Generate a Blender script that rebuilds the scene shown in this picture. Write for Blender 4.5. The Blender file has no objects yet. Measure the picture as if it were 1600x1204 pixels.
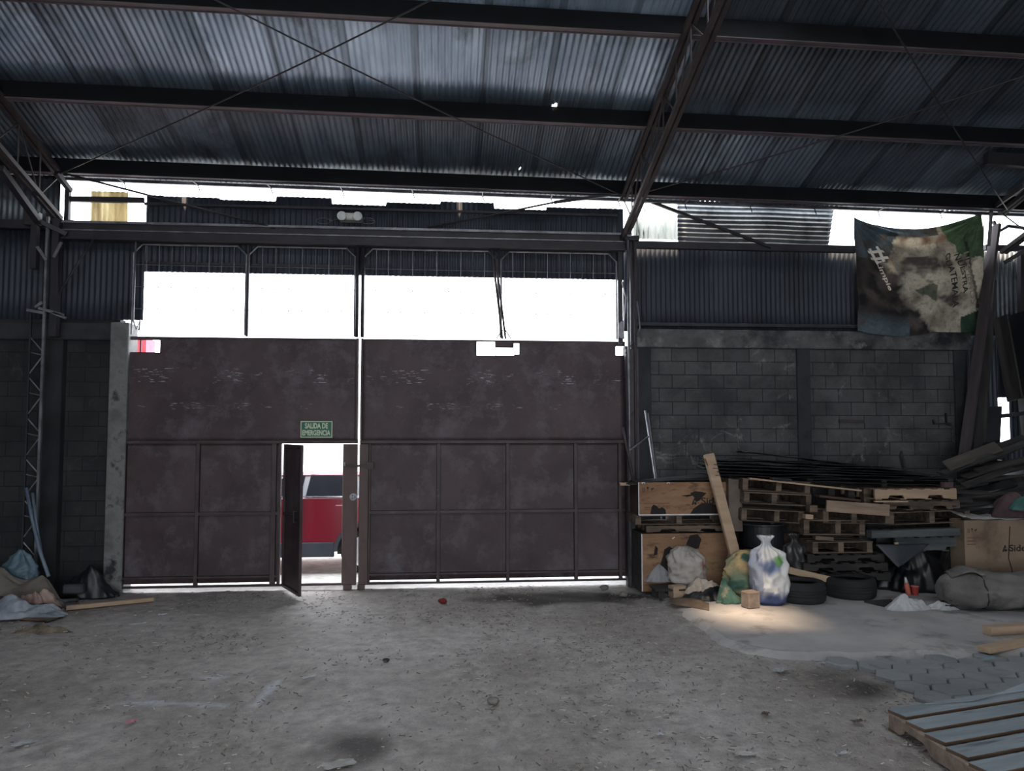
import bpy, bmesh, math, random
from mathutils import Vector, Matrix, Euler, noise
sc = bpy.context.scene
R = math.radians
# ------------------------------------------------------------------ camera
F = 1200.0
PITCH, YAW = R(3.34), R(5.0)
CAM = Vector((0, 0, 2.2))
cd = bpy.data.cameras.new('camera'); cam = bpy.data.objects.new('camera', cd)
sc.collection.objects.link(cam); sc.camera = cam
cd.sensor_width = 36; cd.lens = 36 * F / 1600; cd.clip_start = 0.05; cd.clip_end = 300
cam.location = CAM; cam.rotation_euler = (math.pi / 2 + PITCH, 0, -YAW)
MR = cam.rotation_euler.to_matrix()
# ------------------------------------------------------------------ view / light
sc.view_settings.view_transform = 'Standard'; sc.view_settings.look = 'None'
sc.view_settings.gamma = 1; sc.view_settings.use_curve_mapping = False
sc.view_settings.exposure = 1.7
try:
    sc.cycles.use_denoising = True
    sc.cycles.max_bounces = 8; sc.cycles.diffuse_bounces = 5; sc.cycles.glossy_bounces = 4
    sc.cycles.transparent_max_bounces = 8
    sc.cycles.sample_clamp_indirect = 6
except Exception: pass
SKY = 2.6
w = bpy.data.worlds.new('overcast_sky'); sc.world = w; w.use_nodes = True
bg = w.node_tree.nodes['Background']; bg.inputs[0].default_value = (0.90, 0.95, 1.0, 1); bg.inputs[1].default_value = SKY
SUN_FROM = None
def ray(px, py):
    return (MR @ Vector(((px - 800) / F, (602 - py) / F, -1))).normalized()
def P(px, py, Y):
    d = ray(px, py); return CAM + d * ((Y - CAM.y) / d.y)
def G(px, py, Z=0.0):
    d = ray(px, py); return CAM + d * ((Z - CAM.z) / d.z)
RT, RS = 0.30, 0.0115            # roof pitch, sideways fall
RZ0 = 5.87
def roofz(x, y): return RZ0 + (10.75 - y) * RT - RS * x
SUN_T = G(1178, 962, .05); SUN_H = Vector((SUN_T.x - .35, 6.95, roofz(SUN_T.x - .35, 6.95)))
sd = bpy.data.lights.new('sun', 'SUN'); so = bpy.data.objects.new('sun', sd); sc.collection.objects.link(so)
sd.energy = 2.6; sd.angle = R(6.5); sd.color = (1.0, .74, .5)
so.rotation_euler = (SUN_T - SUN_H).to_track_quat('-Z', 'Y').to_euler(); so.location = (0, 0, 20)
def portal(name, loc, rot, sx, sy):
    d = bpy.data.lights.new(name, 'AREA'); d.shape = 'RECTANGLE'; d.size = sx; d.size_y = sy
    d.cycles.is_portal = True
    o = bpy.data.objects.new(name, d); sc.collection.objects.link(o); o.location = loc; o.rotation_euler = rot
BACK_Y, LEFT_X, RIGHT_X = -9.0, -9.6, 11.0
portal('portal_rear', (0.7, BACK_Y - .2, 1.8), (R(90), 0, 0), 12.0, 3.6)
FILL_OPENING = (-3.6, 5.6, -2.6, -.7)      # added roof opening behind the view, cut to brighten the floor
portal('portal_fill_opening', (1.0, -1.65, roofz(1.0, -1) + .1), (0, 0, 0), 9.4, 2.1)
portal('portal_transom', (-.3, 11.3, 4.05), (R(-90), 0, 0), 7.4, 1.2)
portal('portal_gap', (6.0, 11.7, 5.3), (R(-90), 0, 0), 7.4, 1.0)
# ------------------------------------------------------------------ helpers
def L(r, g, b):
    return tuple((c / 255 / 12.92) if c / 255 <= .04045 else ((c / 255 + .055) / 1.055) ** 2.4 for c in (r, g, b)) + (1,)
def tag(o, label=None, cat=None, group=None, kind=None):
    for k, v in (('label', label), ('category', cat), ('group', group), ('kind', kind)):
        if v: o[k] = v
    return o
def thing(name, label, cat, loc=(0, 0, 0), rot=(0, 0, 0), group=None):
    o = bpy.data.objects.new(name, None); sc.collection.objects.link(o)
    o.location = loc; o.rotation_euler = rot; o.empty_display_size = .1
    return tag(o, label, cat, group)
def wloc(o):
    v = Vector((0, 0, 0))
    while o: v += o.location; o = o.parent
    return v
class MB:
    def __init__(s): s.v = []; s.f = []
    def add(s, vs, fs):
        n = len(s.v); s.v += [Vector(v) for v in vs]; s.f += [tuple(i + n for i in f) for f in fs]; return s
    def box(s, c, d, rot=None):
        c = Vector(c); vs = []
        for x in (-.5, .5):
            for y in (-.5, .5):
                for z in (-.5, .5):
                    q = Vector((x * d[0], y * d[1], z * d[2]))
                    if rot: q = rot @ q
                    vs.append(c + q)
        return s.add(vs, [(0, 1, 3, 2), (4, 6, 7, 5), (0, 4, 5, 1), (2, 3, 7, 6), (0, 2, 6, 4), (1, 5, 7, 3)])
    def span(s, x0, x1, y0, y1, z0, z1):
        return s.box(((x0 + x1) / 2, (y0 + y1) / 2, (z0 + z1) / 2), (abs(x1 - x0), abs(y1 - y0), abs(z1 - z0)))
    def bar(s, p, q, wd, h, up=(0, 0, 1)):
        p, q, up = Vector(p), Vector(q), Vector(up)
        d = (q - p).normalized(); sd_ = d.cross(up)
        if sd_.length < 1e-4: sd_ = d.cross(Vector((0, 1, 0)))
        sd_.normalize(); u = sd_.cross(d).normalized(); a, b = sd_ * wd / 2, u * h / 2
        return s.add([p - a - b, p + a - b, p + a + b, p - a + b, q - a - b, q + a - b, q + a + b, q - a + b],
                     [(0, 1, 2, 3), (7, 6, 5, 4), (0, 4, 5, 1), (1, 5, 6, 2), (2, 6, 7, 3), (3, 7, 4, 0)])
    def tube(s, pts, r, n=8, caps=True):
        pts = [Vector(p) for p in pts]; rs = r if isinstance(r, (list, tuple)) else [r] * len(pts)
        base = len(s.v); prev = None
        for i, p in enumerate(pts):
            d = (pts[min(i + 1, len(pts) - 1)] - pts[max(i - 1, 0)]).normalized()
            if prev is None:
                a = d.cross(Vector((0, 0, 1)))
                if a.length < 1e-3: a = d.cross(Vector((1, 0, 0)))
            else: a = prev - d * prev.dot(d)
            a.normalize(); prev = a; b = d.cross(a)
            for k in range(n):
                t = 2 * math.pi * k / n
                s.v.append(p + (a * math.cos(t) + b * math.sin(t)) * rs[i])
        for i in range(len(pts) - 1):
            for k in range(n):
                k2 = (k + 1) % n
                s.f.append((base + i * n + k, base + i * n + k2, base + (i + 1) * n + k2, base + (i + 1) * n + k))
        if caps:
            s.f.append(tuple(base + k for k in reversed(range(n)))); e = base + (len(pts) - 1) * n
            s.f.append(tuple(e + k for k in range(n)))
        return s
    def prism(s, poly, ext):
        n = len(poly); ext = Vector(ext); poly = [Vector(p) for p in poly]
        return s.add(poly + [p + ext for p in poly],
                     [tuple(range(n)), tuple(range(2 * n - 1, n - 1, -1))] + [(i, i + n, (i + 1) % n + n, (i + 1) % n) for i in range(n)])
    def grid(s, fn, nu, nv, skip=None, wrap=False):
        base = len(s.v); m = nu if wrap else nu + 1
        for j in range(nv + 1):
            for i in range(m): s.v.append(Vector(fn(i / nu, j / nv)))
        for j in range(nv):
            for i in range(nu):
                if skip and skip((i + .5) / nu, (j + .5) / nv): continue
                i2 = (i + 1) % m if wrap else i + 1
                s.f.append((base + j * m + i, base + j * m + i2, base + (j + 1) * m + i2, base + (j + 1) * m + i))
        return s
    def build(s, name, mat, parent=None, local=False, smooth=False, bevel=0, solid=0, origin=None, normals=True, colors=None):
        vs = s.v
        if parent is None:
            if origin is None:
                xs = [v.x for v in vs]; ys = [v.y for v in vs]; zs = [v.z for v in vs]
                origin = Vector(((min(xs) + max(xs)) / 2, (min(ys) + max(ys)) / 2, min(zs)))
            off = Vector(origin)
        elif local: off = Vector((0, 0, 0))
        else: off = wloc(parent)
        me = bpy.data.meshes.new(name); me.from_pydata([v - off for v in vs], [], s.f)
        if normals:
            bm = bmesh.new(); bm.from_mesh(me); bmesh.ops.recalc_face_normals(bm, faces=bm.faces); bm.to_mesh(me); bm.free()
        if colors:
            at = me.color_attributes.new('tint', 'FLOAT_COLOR', 'POINT')
            for i, c in enumerate(colors): at.data[i].color = c
        if smooth: me.polygons.foreach_set('use_smooth', [True] * len(me.polygons))
        me.materials.append(mat)
        o = bpy.data.objects.new(name, me); sc.collection.objects.link(o)
        if parent is None: o.location = off
        else: o.parent = parent
        if solid:
            m = o.modifiers.new('thickness', 'SOLIDIFY'); m.thickness = solid; m.offset = 0
        if bevel:
            m = o.modifiers.new('edge', 'BEVEL'); m.width = bevel; m.segments = 1; m.limit_method = 'ANGLE'
        me.update(); return o
def structure(o): o['kind'] = 'structure'; return o
def copy_tree(o, parent=None):
    c = o.copy(); sc.collection.objects.link(c)
    if parent: c.parent = parent
    for ch in list(o.children): copy_tree(ch, c)
    return c
def nz(x, y, z=0.0): return noise.noise(Vector((x, y, z)))
# ------------------------------------------------------------------ materials
class N:
    def __init__(s, name):
        s.m = bpy.data.materials.new(name); s.m.use_nodes = True; s.t = s.m.node_tree
        s.b = s.t.nodes['Principled BSDF']; s.co = None
    def n(s, typ, **kw):
        o = s.t.nodes.new(typ)
        for k, v in kw.items():
            if k in o.inputs: o.inputs[k].default_value = v
            else: setattr(o, k, v)
        return o
    def l(s, a, b): s.t.links.new(a, b)
    def coords(s, stretch=(1, 1, 1), rnd=True):
        tc = s.n('ShaderNodeTexCoord'); mp = s.n('ShaderNodeMapping'); s.l(tc.outputs['Object'], mp.inputs[0])
        mp.inputs['Scale'].default_value = stretch; out = mp.outputs[0]
        if rnd:
            oi = s.n('ShaderNodeObjectInfo'); ml = s.n('ShaderNodeMath', operation='MULTIPLY'); ml.inputs[1].default_value = 37
            s.l(oi.outputs['Random'], ml.inputs[0]); ad = s.n('ShaderNodeVectorMath', operation='ADD')
            s.l(out, ad.inputs[0]); s.l(ml.outputs[0], ad.inputs[1]); out = ad.outputs[0]
        return out
    def noise(s, vec, scale, detail=5, rough=.6, dist=0):
        o = s.n('ShaderNodeTexNoise'); o.inputs['Scale'].default_value = scale; o.inputs['Detail'].default_value = detail
        o.inputs['Roughness'].default_value = rough; o.inputs['Distortion'].default_value = dist; s.l(vec, o.inputs['Vector']); return o.outputs['Fac']
    def ramp(s, fac, a, b, ca=(0, 0, 0, 1), cb=(1, 1, 1, 1)):
        o = s.n('ShaderNodeValToRGB'); e = o.color_ramp.elements
        e[0].position = a; e[0].color = ca; e[1].position = b; e[1].color = cb; s.l(fac, o.inputs[0]); return o.outputs[0]
    def mix(s, fac, a, b, mode='MIX'):
        o = s.n('ShaderNodeMix', data_type='RGBA', blend_type=mode)
        for sock, val in ((o.inputs[0], fac), (o.inputs[6], a), (o.inputs[7], b)):
            if isinstance(val, (int, float, tuple)): sock.default_value = val
            else: s.l(val, sock)
        return o.outputs[2]
    def math(s, op, a, b=0.0):
        o = s.n('ShaderNodeMath', operation=op)
        for sock, val in ((o.inputs[0], a), (o.inputs[1], b)):
            if isinstance(val, (int, float)): sock.default_value = val
            else: s.l(val, sock)
        return o.outputs[0]
    def bump(s, h, strength, dist=.01):
        o = s.n('ShaderNodeBump'); o.inputs['Strength'].default_value = strength; o.inputs['Distance'].default_value = dist
        s.l(h, o.inputs['Height']); s.l(o.outputs[0], s.b.inputs['Normal'])
    def set(s, **kw):
        for k, v in kw.items():
            k = k.replace('_', ' ')
            if k not in s.b.inputs: continue
            if isinstance(v, (int, float, tuple)): s.b.inputs[k].default_value = v
            else: s.l(v, s.b.inputs[k])
        return s
def M(name, c1, c2, ns=3, stretch=(1, 1, 1), rough=.85, metal=0, bump=.3, bs=30, stain=None, lo=.35, hi=.65, dist=.01, spec=None, trans=None):
    s = N(name); v = s.coords(stretch); f = s.noise(v, ns)
    c = s.ramp(f, lo, hi, c1, c2)
    for st in ([stain] if stain and not isinstance(stain, list) else (stain or [])):
        cst, sc_, a, b = st; c = s.mix(s.ramp(s.noise(v, sc_, 6, .65), a, b), c, cst)
    s.set(Base_Color=c, Roughness=rough, Metallic=metal)
    if spec is not None: s.set(Specular_IOR_Level=spec)
    if bump and dist >= .02:
        rn = s.n('ShaderNodeTexNoise', noise_type='RIDGED_MULTIFRACTAL'); s.l(v, rn.inputs['Vector']); rn.inputs['Scale'].default_value = bs * .28
        rn.inputs['Detail'].default_value = 3; rn.inputs['Roughness'].default_value = .5; rn.inputs['Distortion'].default_value = .8; s.bump(rn.outputs['Fac'], min(1, bump * 1.3), dist * .8)
    elif bump: s.bump(s.noise(v, bs, 4), bump, dist)
    if trans:   # thin sheet that lets light through
        tr = s.n('ShaderNodeBsdfTranslucent'); s.l(c, tr.inputs[0]); mx = s.n('ShaderNodeMixShader'); mx.inputs[0].default_value = trans
        s.l(s.b.outputs[0], mx.inputs[1]); s.l(tr.outputs[0], mx.inputs[2]); s.l(mx.outputs[0], s.t.nodes['Material Output'].inputs[0])
    return s.m
def gate_material():
    s = N('maroon_painted_steel'); v = s.coords(rnd=False)
    f = s.noise(v, 1.1, 6, .6, .4); c = s.ramp(f, .35, .68, L(54, 40, 44), L(76, 62, 66))
    c = s.mix(s.ramp(s.noise(v, 1.9, 8, .72), .50, .70), c, L(90, 86, 90))
    c = s.mix(s.ramp(s.noise(v, 3.1, 8, .75), .58, .72), c, L(42, 32, 30))
    # paint scratches in two bands across the upper sheets
    sx = s.n('ShaderNodeSeparateXYZ'); tc = s.n('ShaderNodeTexCoord'); s.l(tc.outputs['Object'], sx.inputs[0])
    mp = s.n('ShaderNodeMapping'); mp.inputs['Scale'].default_value = (7, 7, 60); s.l(tc.outputs['Object'], mp.inputs[0])
    sc1 = s.ramp(s.noise(mp.outputs[0], 1.0, 3, .6), .60, .63)
    z = sx.outputs[2]
    d1 = s.math('ABSOLUTE', s.math('SUBTRACT', z, SCR_Z)); b1 = s.math('LESS_THAN', d1, .11)
    d2 = s.math('ABSOLUTE', s.math('SUBTRACT', z, SCR_Z - .42)); b2 = s.math('MULTIPLY', s.math('LESS_THAN', d2, .05), .55)
    k = s.math('MULTIPLY', sc1, s.math('ADD', b1, b2))
    k = s.math('MULTIPLY', k, s.ramp(s.noise(v, 1.3, 2), .48, .56))
    c = s.mix(k, c, L(170, 170, 176))
    s.set(Base_Color=c, Roughness=.62, Metallic=.15); s.bump(s.noise(v, 18, 5), .15, .01); return s.m
SCR_Z = 3.0
def block_material(name, c1, c2, stain, light, seed=0.0):
    s = N(name); tc = s.n('ShaderNodeTexCoord'); sx = s.n('ShaderNodeSeparateXYZ'); s.l(tc.outputs['Object'], sx.inputs[0])
    cb = s.n('ShaderNodeCombineXYZ'); s.l(s.math('ADD', sx.outputs[0], sx.outputs[1]), cb.inputs[0]); s.l(sx.outputs[2], cb.inputs[1])
    br = s.n('ShaderNodeTexBrick'); s.l(cb.outputs[0], br.inputs[0]); br.inputs['Scale'].default_value = 1
    br.inputs['Brick Width'].default_value = .405; br.inputs['Row Height'].default_value = .205; br.inputs['Mortar Size'].default_value = .006
    br.inputs['Mortar Smooth'].default_value = .3; br.inputs['Color1'].default_value = c1; br.inputs['Color2'].default_value = c2
    br.inputs['Mortar'].default_value = stain
    v = s.coords(rnd=False); mp = s.n('ShaderNodeVectorMath', operation='ADD'); s.l(v, mp.inputs[0]); mp.inputs[1].default_value = (seed, seed, seed); v = mp.outputs[0]
    c = s.mix(s.ramp(s.noise(v, 1.4, 7, .62, .3), .40, .60), br.outputs[0], s.mix(.62, br.outputs[0], stain))
    c = s.mix(s.ramp(s.noise(v, 2.3, 9, .78, .8), .57, .70), c, light)
    c = s.mix(s.ramp(s.noise(v, 22, 4, .7), .3, .75), s.mix(.25, c, stain), c)
    s.set(Base_Color=c, Roughness=.95)
    h = s.math('SUBTRACT', s.math('MULTIPLY', s.noise(v, 60, 3), .25), br.outputs['Fac']); s.bump(h, .8, .008); return s.m
def roof_material():
    s = N('galvanised_roof_sheet'); at = s.n('ShaderNodeAttribute'); at.attribute_name = 'tint'
    v = s.coords((1, .35, 1), False)
    c = s.ramp(s.noise(v, 2.2, 6, .6), .3, .7, L(112, 130, 148), L(150, 166, 182))
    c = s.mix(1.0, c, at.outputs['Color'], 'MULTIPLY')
    c = s.mix(s.ramp(s.noise(v, 1.1, 7, .7, .6), .52, .72), c, L(52, 56, 66))
    rr = s.ramp(s.noise(v, 5, 4), .3, .7, (.42, .42, .42, 1), (.62, .62, .62, 1))
    s.set(Base_Color=c, Metallic=.55, Roughness=rr); return s.m
def attr_material(name, rough=.9, fine=20, amount=.35, bump=.3, bs=40, trans=None, dist=.01, crease=False, fine2=0):
    s = N(name); at = s.n('ShaderNodeAttribute'); at.attribute_name = 'tint'; v = s.coords(rnd=False)
    g = s.ramp(s.noise(v, fine, 6, .7), .3, .7, (1 - amount, 1 - amount, 1 - amount, 1), (1 + amount * .5,) * 3 + (1,))
    c = s.mix(1.0, at.outputs['Color'], g, 'MULTIPLY')
    if fine2: c = s.mix(s.ramp(s.noise(v, fine2, 5, .8), .30, .48), s.mix(.55, c, L(70, 64, 62)), c)
    if fine2: c = s.mix(s.ramp(s.noise(v, fine2 * .6, 4, .8), .60, .70), c, s.mix(.4, c, L(196, 192, 188)))
    s.set(Base_Color=c, Roughness=rough)
    if crease:
        rn = s.n('ShaderNodeTexNoise', noise_type='RIDGED_MULTIFRACTAL'); s.l(v, rn.inputs['Vector']); rn.inputs['Scale'].default_value = bs
        rn.inputs['Detail'].default_value = 3; rn.inputs['Distortion'].default_value = 1.0; s.bump(rn.outputs['Fac'], bump, dist)
    elif bump: s.bump(s.noise(v, bs, 6, .7), bump, dist)
    if trans:
        tr = s.n('ShaderNodeBsdfTranslucent'); s.l(c, tr.inputs[0]); mx = s.n('ShaderNodeMixShader'); mx.inputs[0].default_value = trans
        s.l(s.b.outputs[0], mx.inputs[1]); s.l(tr.outputs[0], mx.inputs[2]); s.l(mx.outputs[0], s.t.nodes['Material Output'].inputs[0])
    return s.m
steel = M('dark_primer_steel', L(36, 34, 40), L(52, 50, 56), 4, rough=.6, metal=.2, bump=.1)
rustst = M('maroon_primer_steel', L(44, 38, 41), L(64, 56, 58), 4, rough=.6, metal=.1, bump=.1)
palest = M('bare_grey_steel', L(96, 96, 102), L(136, 135, 142), 6, rough=.45, metal=.5, bump=.1)
wsheet = M('blue_grey_sheet_metal', L(36, 42, 52), L(54, 61, 72), 1.2, (1, 1, .3), rough=.6, metal=.2, bump=0, stain=(L(24, 27, 34), 2, .5, .7))
gsheet = M('weathered_zinc_sheet', L(66, 72, 78), L(104, 110, 116), 1.6, rough=.45, metal=.4, bump=0, stain=(L(44, 46, 52), 3, .5, .68))
fiber = M('milky_translucent_sheet', L(190, 194, 190), L(225, 226, 225), 4, (1, 1, .12), rough=.5, bump=0, stain=(L(60, 62, 64), 9, .56, .66), trans=.6)
yfiber = M('yellowed_translucent_sheet', L(192, 182, 154), L(212, 204, 180), 3, (1, 1, .2), rough=.5, bump=0, stain=(L(124, 106, 78), 2.2, .45, .7), trans=.6)
conc = M('stained_concrete', L(66, 68, 70), L(98, 99, 99), 2.4, rough=.95, bump=.5, bs=25, stain=[(L(26, 28, 32), 1.6, .5, .66), (L(132, 131, 126), 2.6, .56, .70)])
pilm = M('pale_concrete', L(90, 92, 92), L(126, 126, 124), 3, rough=.95, bump=.4, bs=25, stain=[(L(44, 46, 50), 3.0, .55, .66)])
pwood = M('fresh_pine', L(142, 120, 99), L(180, 156, 131), 3, (.5, 4, 4), rough=.8, bump=.2, bs=20, lo=.2, hi=.85, stain=(L(104, 78, 58), 5, .66, .74))
owood = M('worn_pallet_wood', L(72, 60, 52), L(112, 96, 82), 3, (.5, 4, 4), rough=.9, bump=.3, bs=20, stain=(L(32, 28, 27), 2, .52, .7))
dwood = M('soot_dark_wood', L(34, 33, 34), L(58, 55, 53), 3, (.5, 4, 4), rough=.95, bump=.3, bs=20, stain=(L(28, 28, 30), 2, .5, .7))
gwood = M('grey_weathered_wood', L(60, 64, 66), L(84, 88, 90), 2, (.5, 4, 4), rough=.85, bump=.25, bs=18, stain=(L(50, 54, 58), 3, .55, .7))
crate = M('stained_plywood', L(112, 84, 62), L(148, 116, 88), 1.6, (1, 1, 3), rough=.85, bump=.15, bs=14, stain=[(L(70, 50, 38), 3.2, .52, .68)])
cratedark = M('dark_red_brown_plywood', L(50, 34, 29), L(72, 50, 40), 2, rough=.85, bump=.1)
card = M('brown_cardboard', L(118, 100, 84), L(142, 123, 104), 1.5, rough=.9, bump=.1, bs=10, stain=(L(76, 62, 51), 2.2, .52, .72))
cardpale = M('pale_cardboard_inside', L(150, 149, 146), L(176, 174, 170), 3, rough=.9, bump=.1)
rubber = M('dusty_tyre_rubber', L(24, 25, 27), L(38, 39, 41), 4, rough=.85, bump=.1)
blackpl = M('black_plastic_film', L(14, 15, 18), L(28, 30, 34), 3, rough=.38, bump=.3, bs=9, dist=.03)
blkplast = M('black_moulded_plastic', L(20, 21, 24), L(34, 36, 40), 3, rough=.5, bump=.1)
darksheet = M('dark_warped_sheet', L(17, 18, 22), L(32, 35, 40), 2, rough=.5, bump=.2, bs=6, stain=(L(90, 94, 99), 4, .66, .76))
greybag = M('grey_woven_bag', L(120, 121, 124), L(150, 150, 152), 3, rough=.75, bump=.4, bs=14, stain=(L(104, 102, 104), 3, .55, .7), dist=.02)
bluebag = M('pale_blue_plastic_bag', L(62, 82, 94), L(88, 110, 122), 3, rough=.5, bump=.4, bs=12, dist=.02)
creamcl = M('cream_cloth', L(158, 143, 129), L(188, 175, 160), 4, rough=.95, bump=.4, bs=16, dist=.02)
whitecl = M('off_white_cloth', L(152, 154, 157), L(184, 184, 185), 4, rough=.9, bump=.4, bs=16, stain=(L(120, 120, 122), 5, .58, .72), dist=.02)
tanmat = M('beige_canvas', L(86, 81, 75), L(116, 110, 102), 3, rough=.95, bump=.5, bs=12, stain=(L(70, 66, 62), 3, .52, .7), dist=.02)
greyfab = M('grey_tarpaulin_cloth', L(88, 85, 83), L(112, 109, 106), 2, rough=.9, bump=.6, bs=9, stain=(L(54, 53, 53), 2.4, .5, .68), dist=.03)
maroon = M('dusty_maroon_cloth', L(62, 46, 48), L(86, 67, 69), 3, rough=.95, bump=.5, bs=10, dist=.02)
teal = M('teal_cloth', L(44, 86, 81), L(66, 108, 101), 3, rough=.8, bump=.5, bs=10, dist=.02)
clear = M('milky_plastic_film', L(128, 136, 148), L(182, 188, 198), 5, rough=.3, bump=.6, bs=14, trans=.35, dist=.02)
lampwhite = M('aged_white_plastic', L(176, 176, 172), L(196, 196, 192), 3, rough=.5, bump=0)
lens = M('lamp_lens', L(150, 156, 160), L(190, 194, 198), 3, rough=.2, bump=0)
stonem = M('grey_stone', L(90, 86, 82), L(124, 119, 113), 5, rough=.95, bump=.5)
paper = M('white_scrap_paper', L(140, 144, 149), L(172, 176, 180), 6, rough=.8, bump=.2)
redpl = M('red_plastic', L(156, 56, 54), L(176, 72, 66), 4, rough=.5, bump=0)
orangepl = M('red_orange_label', L(170, 84, 70), L(196, 110, 90), 4, rough=.5, bump=0)
darkred = M('dark_red_rag', L(84, 26, 26), L(120, 40, 38), 6, rough=.9, bump=.3)
def RP(px, py, off=.2):
    d = ray(px, py)
    return CAM + d * ((RZ0 - off + 10.75 * RT - CAM.z) / (d.z + RT * d.y + RS * d.x))
def corr(x0, x1, z0, z1, y, pitch=.076, amp=.009, seg=6, horizontal=False, top=None, dent=0.0, seed=0.0, skip=None):
    mb = MB()
    if not horizontal:
        nu = max(2, int(round((x1 - x0) / pitch * seg))); nv = max(2, int((z1 - z0) / .35)) if (dent or top is None) else 4
        def fn(u, v):
            x = x0 + (x1 - x0) * u; zt = top(x) if top else z1; z = z0 + (zt - z0) * v
            return (x, y + amp * math.cos(2 * math.pi * (x - x0) / pitch) + dent * nz(x * 1.3 + seed, z * 1.3), z)
        mb.grid(fn, nu, nv, skip)
    else:
        nv = max(2, int(round((z1 - z0) / pitch * seg))); nu = max(2, int((x1 - x0) / .2))
        def fn(u, v):
            z = z0 + (z1 - z0) * v; x = x0 + (x1 - x0) * u
            return (x, y + amp * math.cos(2 * math.pi * (z - z0) / pitch) + dent * nz(x * 1.3 + seed, z * 1.3), z + .01 * nz(x, seed))
        mb.grid(fn, nu, nv, skip)
    return mb
YG, YW, YR = 11.0, 11.08, 11.4
# ------------------------------------------------------------------ roof
HOLES = [(RP(865, 168, 0), .035, .08), (RP(717, 284, 0), .03, .05), (RP(283, 267, 0), .03, .05), (RP(812, 262, 0), .012, .02),
         (RP(1170, 296, 0), .08, .03), (RP(1398, 305, 0), .05, .02), (RP(1060, 296, 0), .03, .02), (RP(960, 288, 0), .03, .02)]
def build_roof():
    pitch = .076; dx = pitch / 6
    nx = int((RIGHT_X - LEFT_X) / dx)
    ys = [11.27 - .25 * i for i in range(0, 28)] + [4, 2.5, 1, -.7, -1, -2.6, -5, BACK_Y - .3]
    for h, rx, ry in HOLES: ys += [h.y - ry, h.y + ry]
    ys = sorted(set(round(y, 3) for y in ys), reverse=True)
    rnd = random.Random(4); tones = {}
    mb = MB(); cols = []
    for y in ys:
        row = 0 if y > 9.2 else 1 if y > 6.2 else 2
        for i in range(nx + 1):
            x = LEFT_X + i * dx
            zz = roofz(x, y) if y > -1 else roofz(x, -1) - (-1 - y) * .3
            A = .012 + (.03 if (x > 2.6 and y > 9.6) else 0) * min(1, max(0, (y - 9.6)))
            zz += .013 * math.cos(2 * math.pi * x / pitch) + A * nz(x * 1.6, y * 1.1) - abs(.02 * nz(x * .7, y * .5, 9)) * (y < 11)
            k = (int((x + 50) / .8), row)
            if k not in tones: tones[k] = rnd.uniform(.55, 1.0) * (1.0 if x < 2.6 or row == 0 else .25) * (.8 if x < -4.2 else 1) * (.66, 1.8, .8)[row]  # colour lightens the middle row for daylight bounced from outside; eave, right bay darker
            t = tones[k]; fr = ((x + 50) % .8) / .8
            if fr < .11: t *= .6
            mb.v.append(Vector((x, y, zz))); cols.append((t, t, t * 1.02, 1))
    m = nx + 1
    for j in range(len(ys) - 1):
        yc = (ys[j] + ys[j + 1]) / 2
        for i in range(nx):
            xc = LEFT_X + (i + .5) * dx
            if any(abs(xc - h.x) < rx and abs(yc - h.y) < ry for h, rx, ry in HOLES): continue
            if FILL_OPENING[0] < xc < FILL_OPENING[1] and FILL_OPENING[2] < yc < FILL_OPENING[3]: continue
            if abs(xc - SUN_H.x) < .42 and 6.55 < yc < 7.4: continue
            mb.f.append((j * m + i, j * m + i + 1, (j + 1) * m + i + 1, (j + 1) * m + i))
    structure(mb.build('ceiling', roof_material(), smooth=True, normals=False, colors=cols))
build_roof()
# ------------------------------------------------------------------ floor
def seg_d(x, y, a, b):
    ax, ay, bx, by = a.x, a.y, b.x, b.y; dx, dy = bx - ax, by - ay
    t = max(0, min(1, ((x - ax) * dx + (y - ay) * dy) / (dx * dx + dy * dy))); return math.hypot(x - ax - t * dx, y - ay - t * dy)
def inside(x, y, poly):
    c = False; n = len(poly)
    for i in range(n):
        a, b = poly[i], poly[i - 1]
        if (a.y > y) != (b.y > y) and x < (b.x - a.x) * (y - a.y) / (b.y - a.y) + a.x: c = not c
    return c
SLAB = .05
slab_poly = [G(*p, SLAB) for p in ((1000, 914), (1030, 930), (1058, 950), (1082, 972), (1118, 1000), (1160, 1014), (1215, 1022), (1330, 1026), (1450, 1022), (1600, 1018))]
slab_poly += [Vector((RIGHT_X, slab_poly[-1].y, SLAB)), Vector((RIGHT_X, YR + .1, SLAB)), Vector((slab_poly[0].x, YR + .1, SLAB))]
def mixc(a, b, t): t = max(0, min(1, t)); return tuple(a[i] * (1 - t) + b[i] * t for i in range(3)) + (1,)
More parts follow.
